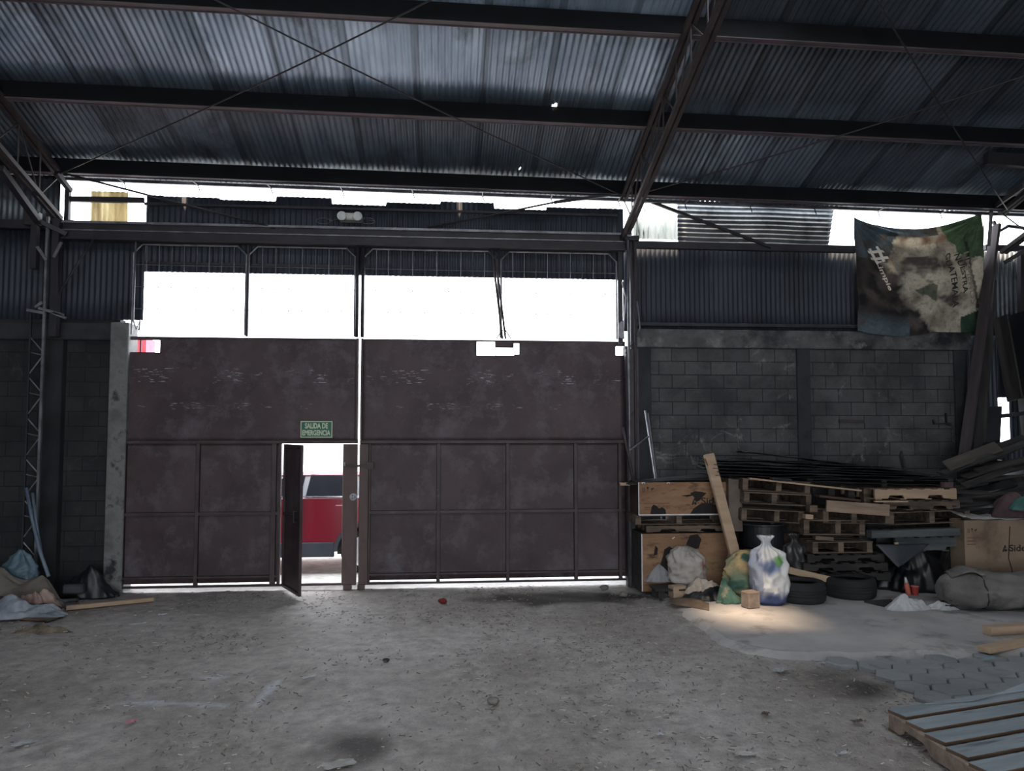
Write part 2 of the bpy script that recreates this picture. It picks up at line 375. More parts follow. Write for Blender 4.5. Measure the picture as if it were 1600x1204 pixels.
def build_floor():
    fine = .05
    xs = [LEFT_X + .5 * i for i in range(6)]; x = xs[-1] + fine
    while x < 7.0: xs.append(x); x += fine
    while x < RIGHT_X: xs.append(x); x += .4
    xs.append(RIGHT_X)
    ys = [BACK_Y - 3 + i * 1.0 for i in range(14)]; y = ys[-1] + fine
    while y < YG + .0: ys.append(y); y += fine
    ys.append(YG + .12); ys.append(YG + .5)
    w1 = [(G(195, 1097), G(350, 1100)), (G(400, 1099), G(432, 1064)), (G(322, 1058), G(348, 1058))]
    rails = [(G(640, 955), G(800, 1204)), (G(730, 960), G(770, 1110)), (G(690, 960), G(820, 1160)), (G(380, 960), G(400, 1200)), (G(340, 960), G(300, 1204))]
    oil = G(885, 934); drt1 = G(540, 1165); drt2 = G(1330, 1070)
    mb = MB(); cols = []
    A, B, C = L(150, 143, 139), L(180, 175, 172), L(114, 106, 101)
    for y in ys:
        for x in xs:
            n1 = nz(x * .8, y * .8, 1); n2 = nz(x * 3.1, y * 3.1, 2); n3 = nz(x * 11, y * 11, 3)
            z = .010 * n1 + .008 * n2 + .005 * n3
            c = mixc(A, B, .5 + .9 * n1 + .4 * n2); c = mixc(c, C, max(0, n3 * .6 + n2 * .7))
            d = math.hypot((x - oil.x) / 1.1, (y - oil.y) / .38) + .5 * n2
            if d < 1.2: c = mixc(c, L(42, 38, 38), (1.25 - d) * 2)
            for q, rr in ((drt1, .42), (drt2, .5)):
                d = math.hypot(x - q.x, y - q.y) / rr + .6 * n2
                if d < 1: c = mixc(c, L(66, 60, 58), (1 - d) * 1.2)
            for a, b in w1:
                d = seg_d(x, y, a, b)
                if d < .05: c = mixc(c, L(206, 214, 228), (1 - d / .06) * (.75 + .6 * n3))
            for a, b in rails:
                d = seg_d(x, y, a, b)
                if d < .13:
                    k = .5 + .5 * math.cos(2 * math.pi * (x * .9 + y * .4) / .12)
                    c = mixc(c, B, .7 * (1 - d / .13) * k); z -= .006 * (1 - d / .13) * k
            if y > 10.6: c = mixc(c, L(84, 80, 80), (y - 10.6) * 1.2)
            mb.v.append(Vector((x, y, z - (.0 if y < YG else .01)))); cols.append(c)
    m = len(xs)
    for j in range(len(ys) - 1):
        for i in range(m - 1): mb.f.append((j * m + i, j * m + i + 1, (j + 1) * m + i + 1, (j + 1) * m + i))
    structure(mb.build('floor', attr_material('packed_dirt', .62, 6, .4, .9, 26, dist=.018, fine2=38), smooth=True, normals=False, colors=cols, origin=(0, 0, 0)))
    # concrete slab on the right
    s = MB(); dense = []
    for i, p in enumerate(slab_poly):
        q_ = slab_poly[(i + 1) % len(slab_poly)]; k_ = max(1, int((q_ - p).length / .12))
        for j in range(k_):
            r_ = p.lerp(q_, j / k_); r_.x += .05 * nz(r_.x * 3, r_.y * 3, 4); r_.y += .06 * nz(r_.x * 3, r_.y * 3, 9); dense.append(r_)
    globals()['slab_dense'] = dense
    bot = [Vector((p.x, p.y, -.02)) for p in dense]
    n = len(dense); mid = Vector((5.0, 9.9, 0))
    top = []
    for i, p in enumerate(dense):
        d = (mid - p); d.z = 0; top.append(Vector((p.x, p.y, SLAB)) + d.normalized() * (.16 + .08 * nz(i * .4, 3)))
    s.add(bot + top, [tuple(range(n, 2 * n))] + [(i, (i + 1) % n, (i + 1) % n + n, i + n) for i in range(n)])
    slabm = M('dusty_concrete_slab', L(146, 144, 144), L(172, 169, 167), 1.1, rough=.9, bump=.4, bs=14, stain=[(L(108, 106, 106), 2.3, .55, .72), (L(164, 148, 130), 1.0, .62, .8)])
    structure(s.build('floor', slabm, origin=(0, 0, 0)))
    # hexagonal pavers
    hexm = M('grey_hex_paver', L(114, 118, 121), L(136, 139, 142), 2, rough=.9, bump=.5, bs=18, stain=(L(90, 92, 95), 4, .55, .7))
    pv = [G(*p, .03) for p in ((1300, 1027), (1350, 1052), (1392, 1076), (1440, 1094), (1470, 1118), (1520, 1204), (1600, 1300))]
    pv += [Vector((RIGHT_X - 3, pv[-1].y, 0)), Vector((RIGHT_X - 3, pv[0].y, 0))]
    h = MB(); r = .165; hx = r * 1.5; hy = r * math.sqrt(3)
    rnd = random.Random(3); x = 2.0; i = 0
    while x < RIGHT_X - 3:
        y = 1.5 + (hy / 2 if i % 2 else 0)
        while y < pv[0].y:
            if inside(x, y, pv):
                zt = .035 + rnd.uniform(-.006, .006); tl = rnd.uniform(-.02, .02)
                rim = []
                for k in range(6):
                    a = math.pi / 3 * k; rim.append(Vector((x + math.cos(a) * r * .965, y + math.sin(a) * r * .965, zt - .012 + tl * math.cos(a) * r)))
                inn = [Vector((x + (p.x - x) * .93, y + (p.y - y) * .93, p.z + .012)) for p in rim]
                low = [Vector((p.x, p.y, -.02)) for p in rim]
                h.add(inn + rim + low, [tuple(range(6))] + [(k, (k + 1) % 6, (k + 1) % 6 + 6, k + 6) for k in range(6)] + [(k + 6, (k + 1) % 6 + 6, (k + 1) % 6 + 12, k + 12) for k in range(6)])
            y += hy
        x += hx; i += 1
    structure(h.build('floor', hexm, origin=(0, 0, 0)))
    # outside ground
    structure(MB().grid(lambda u, v: (-16 + 32 * u, YG + .45 + 24 * v, -.02 + .01 * nz(u * 90, v * 60)), 60, 50).build('floor', M('pale_outdoor_gravel', L(176, 174, 168), L(214, 212, 206), 5, rough=.95, bump=.5), origin=(0, YG, 0)))
build_floor()
# ------------------------------------------------------------------ walls
z_hdr_t, z_hdr_b = P(500, 357, 10.9).z, P(500, 383, 10.9).z
z_tr_t = (P(300, 426, YW).z + P(800, 434, YW).z) / 2
z_tr_b = (P(375, 526, YG).z + P(770, 532, YG).z) / 2
xgl, xgr = P(188, 800, YG).x, P(979, 800, YG).x
x_sl, x_sr = P(224, 480, YW).x, P(965, 480, YW).x
x_slit = P(560, 700, YG).x
z_left_sheet = P(130, 497, YW).z
blockL = block_material('sooty_block_left', L(42, 44, 46), L(50, 52, 53), L(22, 24, 28), L(66, 68, 68), 3)
blockR = block_material('grey_concrete_block', L(76, 78, 79), L(92, 93, 93), L(32, 34, 37), L(136, 136, 131), 8.5)
x_pl0, x_pl1 = P(168, 700, 10.95).x, P(197, 700, 10.95).x
structure(MB().span(LEFT_X, x_pl0 + .05, 11.12, 11.3, -.1, z_left_sheet).build('wall_front', blockL, origin=(0, 11.2, 0)))
concd = M('sooty_column_concrete', L(38, 40, 44), L(60, 62, 64), 2, rough=.95, bump=.4, stain=(L(24, 26, 30), 2, .5, .7))
# left concrete frame: pilaster, beam, inner column
zb0, zb1 = P(130, 530, 10.95).z, P(130, 503, 10.95).z
fr = MB().span(x_pl0, x_pl1, 10.92, 11.25, -.05, zb1)
structure(fr.build('trim_1', pilm, bevel=.012))
structure(MB().span(LEFT_X, x_pl0, 10.98, 11.25, zb0, zb1 - .004).build('trim_2', concd, bevel=.012))
structure(MB().span(P(62, 700, 10.98).x, P(92, 700, 10.98).x, 10.99, 11.2, -.05, zb0).build('trim_3', M('soot_black_concrete', L(28, 30, 33), L(44, 46, 49), 2, rough=.95, bump=.4), bevel=.012))
# corrugated sheets, left of and above the transom opening
structure(corr(LEFT_X, x_sl, z_left_sheet - .02, z_hdr_t - .03, YW).build('wall_front', wsheet, smooth=True, solid=.0015))
rag = {}
rr_ = random.Random(9)
def ragged(x):
    k = int((x + 50) / .78)
    if k not in rag: rag[k] = rr_.uniform(-.05, .05)
    return P(600, 315, YW).z + rag[k] - .006 * (x + 2)
structure(corr(x_sl, x_sr + .1, z_tr_t, z_hdr_t + .5, YW, top=ragged).build('wall_front', wsheet, smooth=True, solid=.0015))
# pale lit sheet far left under the roof
structure(corr(LEFT_X, P(93, 310, YW).x, z_hdr_t - .06, P(50, 272, YW).z, YW + .03).build('wall_front', gsheet, smooth=True, solid=.0015))
# right bay: block wall with beam and columns
xr0, xr1 = P(1003, 650, YR).x, P(1512, 620, YR).x
zrb1, zrb0 = P(1250, 517, YR).z, P(1250, 545, YR).z
structure(MB().span(xr0 - .25, xr1, YR, YR + .15, -.1, zrb0 + .02).build('wall_front', blockR, origin=(0, YR, -.03)))
structure(MB().span(xr0 - .1, xr1 + .05, YR - .06, YR + .18, zrb0, zrb1).build('trim_4', conc, bevel=.012))
concd = M('sooty_column_concrete', L(38, 40, 44), L(60, 62, 64), 2, rough=.95, bump=.4, stain=(L(24, 26, 30), 2, .5, .7))
structure(MB().span(P(1247, 640, YR - .04).x, P(1267, 640, YR - .04).x, YR - .05, YR + .1, -.1, zrb0).build('trim_5', concd, bevel=.01))
structure(MB().span(P(1003, 640, YR - .04).x - .25, P(1018, 640, YR - .04).x, YR - .04, YR + .1, -.1, zrb0).build('trim_6', concd, bevel=.01))
structure(MB().span(P(1494, 640, YR - .04).x, P(1514, 640, YR - .04).x, YR - .04, YR + .1, -.1, zrb0).build('trim_7', concd, bevel=.01))
z_rs_t = P(1150, 384, YR + .1).z; z_gap_t = P(1200, 316, YR + .1).z
structure(corr(P(985, 450, YR).x - .1, P(1345, 450, YR).x, zrb1 - .03, z_rs_t, YR + .06, dent=.012, seed=3).build('wall_front', wsheet, smooth=True, solid=.0015))
structure(corr(P(1335, 450, YR).x, RIGHT_X, zrb1 - .03, z_rs_t, YR + .09, dent=.012, seed=5).build('wall_front', gsheet, smooth=True, solid=.0015))
hx0, hx1, hz0, hz1 = P(1562, 650, YR + .1).x, P(1579, 650, YR + .1).x, P(1570, 690, YR + .1).z, P(1570, 621, YR + .1).z
for (a, b, c, d) in ((xr1 + .0, hx0, -.1, zrb1), (hx1, RIGHT_X, -.1, zrb1), (hx0, hx1, -.1, hz0), (hx0, hx1, hz1, zrb1)):
    structure(corr(a, b, c, d, YR + .12).build('wall_front', wsheet, smooth=True, solid=.0015))
# side and rear walls of the shed
def side(x, name):
    structure(MB().prism([(x, BACK_Y, -.1), (x, YR + .1, -.1), (x, YR + .1, roofz(x, YR) - .05), (x, -1, roofz(x, -1) - .05), (x, BACK_Y, roofz(x, -1) - 2.45)], (.06, 0, 0)).build(name, wsheet))
side(LEFT_X - .06, 'wall_left'); side(RIGHT_X, 'wall_right')
bw = MB()
bw.span(LEFT_X, -5.3, BACK_Y, BACK_Y + .06, -.1, 6.9); bw.span(6.7, RIGHT_X, BACK_Y, BACK_Y + .06, -.1, 6.9); bw.span(-5.3, 6.7, BACK_Y, BACK_Y + .06, 3.6, 6.9)
structure(bw.build('wall_back', wsheet))
# white boundary wall outside
structure(corr(-14, 14, -.05, 4.0, 21, pitch=.2, amp=.02, seg=6).build('wall_outside', M('white_painted_sheet', L(214, 218, 222), L(232, 234, 236), 1, rough=.6, bump=0), smooth=True))
# ------------------------------------------------------------------ purlins
def c_beam(x0, x1, y, zfn, h=.2, wd=.07, t=.006):
    """lipped channel lying along x, open to the rear"""
    prof = [(0, 0), (wd, 0), (wd, .02), (wd - t, .02), (wd - t, t), (t, t), (t, h - t), (wd - t, h - t), (wd - t, h - .02), (wd, h - .02), (wd, h), (0, h)]
    z0, z1 = zfn(x0), zfn(x1); d = Vector((x1 - x0, 0, z1 - z0))
    return MB().prism([(x0, y - wd / 2 + a, z0 - h + b) for a, b in prof], d)
purl = M('near_black_purlin_steel', L(9, 10, 13), L(16, 17, 21), 3, rough=.8, bump=0, spec=.2)
flangem = M('pinkish_primed_flange', L(66, 58, 64), L(86, 76, 82), 3, rough=.6, bump=0)
PY = [10.75, RP(700, 183).y, RP(700, 33).y]
PY += [PY[2] - 1.5, PY[2] - 3.0, PY[2] - 4.5, PY[2] - 6.0]
PD = ['lowest dark steel roof purlin running above the gate at the eave', 'dark steel roof purlin next above the eave purlin',
      'dark steel roof purlin crossing near the top of the view', 'dark steel roof purlin third above the eave purlin', 'dark steel roof purlin fourth above the eave purlin',
      'dark steel roof purlin fifth above the eave purlin', 'dark steel roof purlin nearest the ridge']
for i, y in enumerate(PY):
    zf = lambda x, y=y, i=i: roofz(x, y) - (.02 if i else .045)
    t = thing('roof_purlin', PD[i], 'roof beam', (0, y, zf(0) - .2), group='steel purlins under the roof sheets')
    c_beam(LEFT_X, RIGHT_X, y, zf, h=.2, wd=.09).build('channel', purl, t)
    c_beam(LEFT_X, RIGHT_X, y - .004, lambda x: zf(x) - .197, h=.008, wd=.085, t=.003).build('lower_flange', flangem, t)
# eave tie strip and its small hangers
ez = lambda x: roofz(x, 11.2) - .05
tag(c_beam(LEFT_X, RIGHT_X, 11.18, lambda x: roofz(x, 11.18) - .035, h=.045, wd=.05).build('eave_angle', palest), 'thin pale steel angle under the outer edge of the roof', 'steel angle')
ORD = 'first second third fourth fifth sixth seventh eighth ninth tenth eleventh twelfth thirteenth fourteenth fifteenth sixteenth'.split()
for i in range(14):
    x = -5.6 + i * 1.02
    a = Vector((x, 10.78, roofz(x, 10.78) - .21)); b = Vector((x + .02, 11.17, roofz(x, 11.17) - .08)); c = b + Vector((.03, .0, -.09))
    tag(MB().tube([a, b, c], .008, 6).build('eave_hanger', steel), ORD[i] + ' thin hanger rod from the left between the eave purlin and the roof edge', 'hanger rod', 'hanger rods along the eave')
# ------------------------------------------------------------------ gate
zr1 = (P(375, 691, YG).z + P(770, 689, YG).z) / 2
zr2 = (P(375, 802, YG).z + P(770, 797.5, YG).z) / 2
zb_ = .135                                  # lower rail
SCR_Z = P(600, 588, YG).z
gatem = None
def sheet(x0, x1, z0, z1, y, holes=(), disp=.006, step=.08, seed=0):
    """steel sheet with soft dents; holes are (x0,x1,z0,z1)"""
    def cuts(a, b, extra):
        n = max(1, int((b - a) / step)); s = [a + (b - a) * i / n for i in range(n + 1)] + [e for e in extra if a < e < b]
        return sorted(set(round(v, 4) for v in s))
    xs = cuts(x0, x1, [h[i] for h in holes for i in (0, 1)]); zs = cuts(z0, z1, [h[i] for h in holes for i in (2, 3)])
    mb = MB(); m = len(xs)
    for z in zs:
        for x in xs:
            e = min(1, min(x - x0, x1 - x, z - z0, z1 - z) / .15)
            mb.v.append(Vector((x, y + disp * e * (nz(x * 1.7, z * 1.7, seed) + .5 * nz(x * 4, z * 4, seed)), z)))
    for j in range(len(zs) - 1):
        for i in range(m - 1):
            xc, zc = (xs[i] + xs[i + 1]) / 2, (zs[j] + zs[j + 1]) / 2
            if any(h[0] < xc < h[1] and h[2] < zc < h[3] for h in holes): continue
            mb.f.append((j * m + i, j * m + i + 1, (j + 1) * m + i + 1, (j + 1) * m + i))
    return mb
GM = gate_material()
def wx(px, py=700, Y=None): return P(px, py, YG if Y is None else Y).x
# left leaf
xl0, xl1 = xgl, wx(559.5)
dx0, dx1 = wx(441), wx(537)
gl = thing('gate_leaf', 'left leaf of the tall maroon steel gate with a small doorway in it', 'gate', ((xl0 + xl1) / 2, YG, 0))
lh = [(wx(203, 540), wx(250, 540), P(230, 550, YG).z, P(230, 531, YG).z)]
sheet(xl0, xl1, zr1, z_tr_b, YG, lh, seed=1).build('upper_sheet', GM, gl, smooth=True, solid=.003)
sheet(xl0, dx0, .11, zr1, YG, seed=2).build('lower_sheet', GM, gl, smooth=True, solid=.003)
MB().span(wx(219, 540), wx(221, 540), YG - .01, YG + .01, P(230, 550, YG).z, P(230, 531, YG).z).build('notch_bar', steel, gl)
def rail(x0, x1, z, parent, wd=.045, name='rail', dp=.05): return MB().span(x0, x1, YG - .004 - dp, YG - .004, z - wd / 2, z + wd / 2).build(name, GMF, parent, bevel=.003)
def stile(x, z0, z1, parent, wd=.045, dp=.052, name='stile', mat=None): return MB().span(x - wd / 2, x + wd / 2, YG - .004 - dp, YG - .003, z0, z1).build(name, mat or GMF, parent, bevel=.003)
GMF = M('maroon_steel_tube', L(48, 37, 40), L(68, 56, 58), 3, rough=.55, metal=.2, bump=.1, stain=(L(84, 78, 78), 5, .62, .72))
rail(xl0, xl1, zr1, gl); rail(xl0, dx0, zr2, gl); rail(xl0, dx0, zb_ + .06, gl, .03); rail(xl0, dx1, .072, gl, .028, 'bottom_rail')
for px in (194, 309, 428): stile(wx(px, 800), .085, zr1 - .023, gl, .05 if px != 428 else .07)
stile(dx0 - .018, .085, zr1 - .023, gl, .036)
# narrow jamb between the doorway and the slit
MB().span(dx1, xl1, YG - .075, YG - .005, .06, zr1 - .03).build('jamb_post', M('worn_red_brown_steel', L(70, 54, 52), L(98, 80, 76), 3, (1, 1, .4), rough=.6, metal=.1, bump=.15, stain=(L(60, 40, 40), 3, .5, .7)), gl, bevel=.006)
redworn = bpy.data.materials['worn_red_brown_steel']
MB().span(wx(540), wx(553), YG - .1, YG + .0, .0, .075).build('floor_wheel_box', redworn, gl, bevel=.006)
stile(xl1 - .02, zr1 + .03, z_tr_b, gl, .03)
lp = P(552, 776, YG - .08)
MB().tube([(lp.x, YG - .085, lp.z), (lp.x, YG - .072, lp.z)], .05, 20).build('lock_plate', palest, gl)
for a in range(3):
    t = a * 2.1; MB().tube([(lp.x + .024 * math.cos(t), YG - .09, lp.z + .024 * math.sin(t)), (lp.x + .024 * math.cos(t), YG - .084, lp.z + .024 * math.sin(t))], .009, 10).build('lock_hole', blkplast, gl)
zl = P(555, 727, YG).z
bolt = MB().bar((wx(539), YG - .1, zl), (wx(585), YG - .1, zl - .0), .02, .03).build('slide_bolt', GMF, gl)
MB().tube([(wx(541), YG - .115, zl + .0), (wx(541), YG - .115, zl + .05)], .012, 8).build('bolt_knob', palest, bolt)
# small door, swung in
hx = wx(446); dz0, dz1 = .055, zr1 - .03
end = P(470.5, 800, 10.27); ang = math.atan2(end.y - (YG - .03), end.x - hx)
wd_len = math.hypot(end.x - hx, end.y - (YG - .03))
wdoor = thing('wicket_door', 'small dark steel door standing open inward in the left gate leaf', 'door', (hx, YG - .03, 0), (0, 0, ang))
sheet(0, wd_len, dz0, dz1, 0, seed=6, disp=.008).build('door_panel', GM, wdoor, local=True, smooth=True, solid=.003)
def db(x0, x1, z0, z1, n): MB().span(x0, x1, -.02, .02, z0, z1).build(n, GMF, wdoor, local=True, bevel=.003)
db(0, .04, dz0, dz1, 'door_stile'); db(wd_len - .04, wd_len, dz0, dz1, 'door_stile')
db(.04, wd_len - .04, dz1 - .04, dz1, 'door_rail'); db(.04, wd_len - .04, dz0, dz0 + .04, 'door_rail'); db(.04, wd_len - .04, zr2 - .02, zr2 + .02, 'door_rail')
MB().tube([(wd_len - .09, -.03, 1.0), (wd_len - .09, -.07, 1.0), (wd_len - .09, -.07, 1.14), (wd_len - .09, -.03, 1.14)], .008, 8).build('door_handle', steel, wdoor, local=True)
for zz in (.3, 1.03, 1.85): MB().tube([(-.012, 0, zz), (-.012, 0, zz + .09)], .014, 8).build('hinge', steel, wdoor, local=True)
# right leaf
xr_0, xr_1 = wx(562.7), xgr
gr = thing('gate_leaf', 'right leaf of the tall maroon steel gate, eight framed panels below', 'gate', ((xr_0 + xr_1) / 2, YG, 0))
ra = (wx(745, 545), wx(773.5, 545), P(775, 555.5, YG).z, P(775, 534, YG).z)
rb = (wx(774.5, 545), wx(803, 545), P(775, 555, YG).z, P(775, 543, YG).z)
rc = (wx(803, 545), wx(811, 545), P(775, 553, YG).z, P(775, 536, YG).z)
rd = (wx(962, 545), xr_1 + .01, P(968, 555, YG).z, P(968, 541, YG).z)
sheet(xr_0, xr_1, zr1, z_tr_b, YG, (ra, rb, rc, rd), seed=4, disp=.012).build('upper_sheet', GM, gr, smooth=True, solid=.003)
sheet(xr_0, xr_1, .11, zr1, YG, seed=5, disp=.012).build('lower_sheet', GM, gr, smooth=True, solid=.003)
rail(xr_0, xr_1, zr1, gr); rail(xr_0 + .12, xr_1, zr2, gr); rail(xr_0 + .12, xr_1, zb_ + .06, gr, .03); rail(xr_0 + .1, xr_1, .072, gr, .028, 'bottom_rail')
for px in (685, 793, 899, 968): stile(wx(px, 800), .085, zr1 - .023, gr, .05)
MB().span(xr_0, wx(577), YG - .075, YG - .005, .06, zr1 - .03).build('jamb_post', redworn, gr, bevel=.006)
MB().span(wx(577.5), wx(580), YG - .06, YG - .004, .085, zr1 - .03).build('stile', GMF, gr)
MB().span(wx(562), wx(573), YG - .1, YG, .0, .075).build('floor_wheel_box', redworn, gr, bevel=.006)
MB().span(wx(573), wx(585), YG - .095, YG - .076, zl - .05, zl + .05).build('bolt_keeper', GMF, gr, bevel=.003)
stile(xr_0 + .015, zr1 + .03, z_tr_b, gr, .03)
# exit sign
sg = [P(469.5, 657.5, YG - .03), P(519, 683.5, YG - .03)]
sx0, sx1, sz1, sz0 = sg[0].x, sg[1].x, sg[0].z, sg[1].z
sign = thing('exit_sign', 'green and cream emergency exit sign above the small gate doorway', 'sign', ((sx0 + sx1) / 2, YG - .025, sz0))
MB().span(sx0, sx1, YG - .022, YG - .014, sz0, sz1).build('border', M('cream_sign_paint', L(176, 190, 160), L(190, 202, 172), 5, rough=.5, bump=0), sign, bevel=.002)
MB().span(sx0 + .014, sx1 - .014, YG - .026, YG - .0215, sz0 + .014, sz1 - .014).build('green_panel', M('sign_green', L(16, 84, 66), L(24, 98, 78), 5, rough=.5, bump=0), sign)
def text_mesh(txt, name, mat, parent, place, width, height, extrude=.0008, bold=0.0, local=False):
    cu = bpy.data.curves.new(name, 'FONT'); cu.body = txt; cu.extrude = 0; cu.offset = bold; cu.resolution_u = 4
    to = bpy.data.objects.new(name, cu); sc.collection.objects.link(to)
    dg = bpy.context.evaluated_depsgraph_get(); me = bpy.data.meshes.new_from_object(to.evaluated_get(dg))
    bpy.data.objects.remove(to); bpy.data.curves.remove(cu)
    xs = [v.co.x for v in me.vertices]; ys = [v.co.y for v in me.vertices]
    ax, bx, ay, by = min(xs), max(xs), min(ys), max(ys)
    off = Vector((0, 0, 0)) if local else (wloc(parent) if parent else Vector((0, 0, 0)))
    for v in me.vertices:
        v.co = place((v.co.x - ax) / (bx - ax) * width, (v.co.y - ay) / (by - ay) * height) - off
    me.materials.clear(); me.materials.append(mat); me.update()
    o = bpy.data.objects.new(name, me); sc.collection.objects.link(o); o.parent = parent
    return o
cream = bpy.data.materials['cream_sign_paint']
W_, H_ = sx1 - sx0, sz1 - sz0
text_mesh('SALIDA DE', 'lettering', cream, sign, lambda a, b: Vector((sx0 + W_ * .14 + a, YG - .0268, sz0 + H_ * .55 + b)), W_ * .72, H_ * .33, bold=.035)
text_mesh('EMERGENCIA', 'lettering', cream, sign, lambda a, b: Vector((sx0 + W_ * .06 + a, YG - .0268, sz0 + H_ * .13 + b)), W_ * .88, H_ * .33, bold=.035)
# ------------------------------------------------------------------ gate head: header beam, posts, grille
hb = thing('header_beam', 'long dark steel header beam over the gate opening', 'beam', (wx(520), 10.9, z_hdr_b))
hxa, hxb = wx(92, 370, 10.9), wx(985, 370, 10.9)
MB().span(hxa, hxb, 10.84, 10.98, z_hdr_b, z_hdr_t).build('web', steel, hb, bevel=.006)
MB().span(hxa, hxb, 10.80, 10.84, z_hdr_t - .02, z_hdr_t + .012).build('flange', palest, hb)
MB().span(hxa, hxb, 10.80, 10.84, z_hdr_b - .004, z_hdr_b + .02).build('flange', steel, hb)
MB().span(hxa, hxb, 10.815, 10.84, (z_hdr_b + z_hdr_t) / 2 - .0, (z_hdr_b + z_hdr_t) / 2 + .014).build('flange', palest, hb)
yg = 10.93
def gframe(pa, pb, label, lean=0):
    """one bay of the grille over the gate: chamfered tube frame with thin rods"""
    x0, x1 = wx(pa, 400, yg), wx(pb, 400, yg); z1 = z_hdr_b - .03; z0 = z_tr_b + .02; c = .12
    g = thing('steel_grille', label, 'window grille', ((x0 + x1) / 2, yg, z0), group='steel grille bays above the gate')
    MB().tube([(x0, yg, z0), (x0, yg, z1 - c), (x0 + c, yg, z1), (x1 - c, yg, z1), (x1, yg, z1 - c), (x1 + lean, yg, z0)], .014, 8).build('tube_frame', palest, g)
    r = MB(); n = int((x1 - x0) / .168)
    for i in range(1, n):
        x = x0 + (x1 - x0) * i / n; r.tube([(x, yg + .015, z0), (x + .004 * math.sin(i * 3), yg + .015, (z0 + z1) / 2), (x, yg + .015, z1)], .005, 5)
    r.build('vertical_rods', palest, g)
    h = MB()
    for k in range(1, 4):
        z = z1 - (z1 - z0) * (k * .245 - .02); h.tube([(x0, yg + .02, z), (x1, yg + .02, z - .004)], .005, 5)
    h.build('horizontal_rods', palest, g)
for a, b, t, ln in ((209, 385, 'leftmost steel rod grille bay above the gate opening', 0), (389, 555, 'second steel rod grille bay, left of the gate slit', 0),
                    (569, 776, 'third steel rod grille bay, right of the gate slit', .06), (783, 963, 'rightmost steel rod grille bay above the gate opening', 0)):
    gframe(a, b, t, ln)
for px, label in ((387, 'thin upright post in the left half of the gate opening'), ):
    x = wx(px, 450, yg); MB()
    tag(MB().span(x - .012, x + .012, yg - .02, yg + .02, z_tr_b + .005, z_hdr_b - .01).build('grille_post', steel), label, 'post')
for px, label in ((558.5, 'upright tube post over the gate slit, left of the pair'), (567, 'upright tube post over the gate slit, right of the pair')):
    x = wx(px, 450, yg - .02)
    tag(MB().tube([(x, yg - .05, z_tr_b + .005), (x, yg - .05, z_hdr_b - .006)], .024, 8).build('grille_post', steel, smooth=True), label, 'post')
p0, p1 = P(772, 400, yg - .05), P(787.5, 528, yg - .05)
lp_ = thing('leaning_post', 'leaning double tube post in the right half of the gate opening', 'post', tuple(p1))
for s in (-.022, .022): MB().tube([(p1.x + s, p1.y, z_tr_b + .005), (p0.x + s, p0.y, p0.z), (p0.x + s + (-.03 if s < 0 else .05), p0.y, z_hdr_b - .01)], .015, 8).build('tube', rustst, lp_, smooth=True)
MB().tube([(p1.x - .11, p1.y, z_tr_b + .008), (p1.x - .02, p1.y, z_tr_b + .13)], .009, 6).build('foot_brace', rustst, lp_)
MB().tube([(p1.x + .1, p1.y, z_tr_b + .008), (p1.x + .02, p1.y, z_tr_b + .13)], .009, 6).build('foot_brace', rustst, lp_)
pp = P(208, 505, yg)
tag(MB().tube([P(212, 378, yg - .04), P(208, 500, yg - .04), P(213, 514, yg - .04), P(219, 500, yg - .04), P(217, 516, yg - .04)], .014, 8).build('pale_conduit', palest, smooth=True), 'pale bent conduit pipe at the left edge of the gate opening', 'pipe')
# opening top left with yellowed sheet
ysh = P(140, 350, 11.2), P(201, 302, 11.2)
tag(corr(ysh[0].x, ysh[1].x, z_hdr_t - .05, ysh[1].z + .02, 11.2, pitch=.08, amp=.012).build('yellow_sheet', yfiber, smooth=True, solid=.0015, origin=None), 'yellowed translucent corrugated sheet in the gap at upper left', 'roofing sheet')
c0, c1 = P(108, 311, 11.0), P(225, 313, 11.0)
tag(MB().bar(c0, c1, .05, .075).build('cross_rail', steel), 'dark steel rail crossing the bright gap at upper left', 'rail')
tag(MB().bar(P(108, 345, 10.98), P(165, 352, 10.98), .03, .03).build('loose_bar', steel), 'loose dark bar lying on the header beam at upper left', 'steel bar')
# horizontal rails on the upper sheets
for (a, b, t) in (((226, 321), (965, 334), 'thin steel rail on the upper sheets above the header beam'), ((226, 411), (560, 416), 'thin steel rail behind the left grille bays')):
    A = P(*a, YW - .03); B = P(*b, YW - .03); A.z = B.z = (A.z + B.z) / 2
    tag(MB().bar(A, B, .03, .035).build('sheeting_rail', steel), t, 'rail')
# right bay sheets
YT = YR + .07
a, b = P(990, 373, YT), P(1061, 315, YT)
tag(corr(a.x, b.x, a.z, P(1030, 311, YT).z, YT, pitch=.076, amp=.012).build('translucent_sheet', fiber, smooth=True, solid=.0015), 'bright translucent corrugated sheet just right of the main column', 'roofing sheet')
a, b = P(1059, 383, YT - .05), P(1304, 320, YT - .05)
hs = MB(); n_ = int((b.x - a.x) / .15); mseg = 66
za, zb = P(1180, 385, YT).z, P(1180, 317, YT).z
def hfn(u, v):
    x = a.x + (b.x - a.x) * u - .12 * (1 - v) * (u > .99) + .0; z = za + (zb - za) * v
    return (x, YT - .05 + .011 * math.cos(2 * math.pi * (z - za) / .07) + .012 * nz(x * 1.5, z), z + .012 * nz(x * 1.1, 4) - .008 * u)
hs.grid(hfn, n_, 60)
tag(hs.build('horizontal_sheet', gsheet, smooth=True, solid=.0015), 'grey corrugated sheet fixed sideways in the right hand gap', 'roofing sheet')
def girt(pa, pb, Y, h, label, name='wall_girt', mat=None, wd=.08, pyc=None):
    A, B = P(*pa, Y), P(*pb, Y); z = (A.z + B.z) / 2; A.z = B.z = z
    return tag(MB().bar(A, B, wd, h).build(name, mat or steel, bevel=.004), label, 'beam')
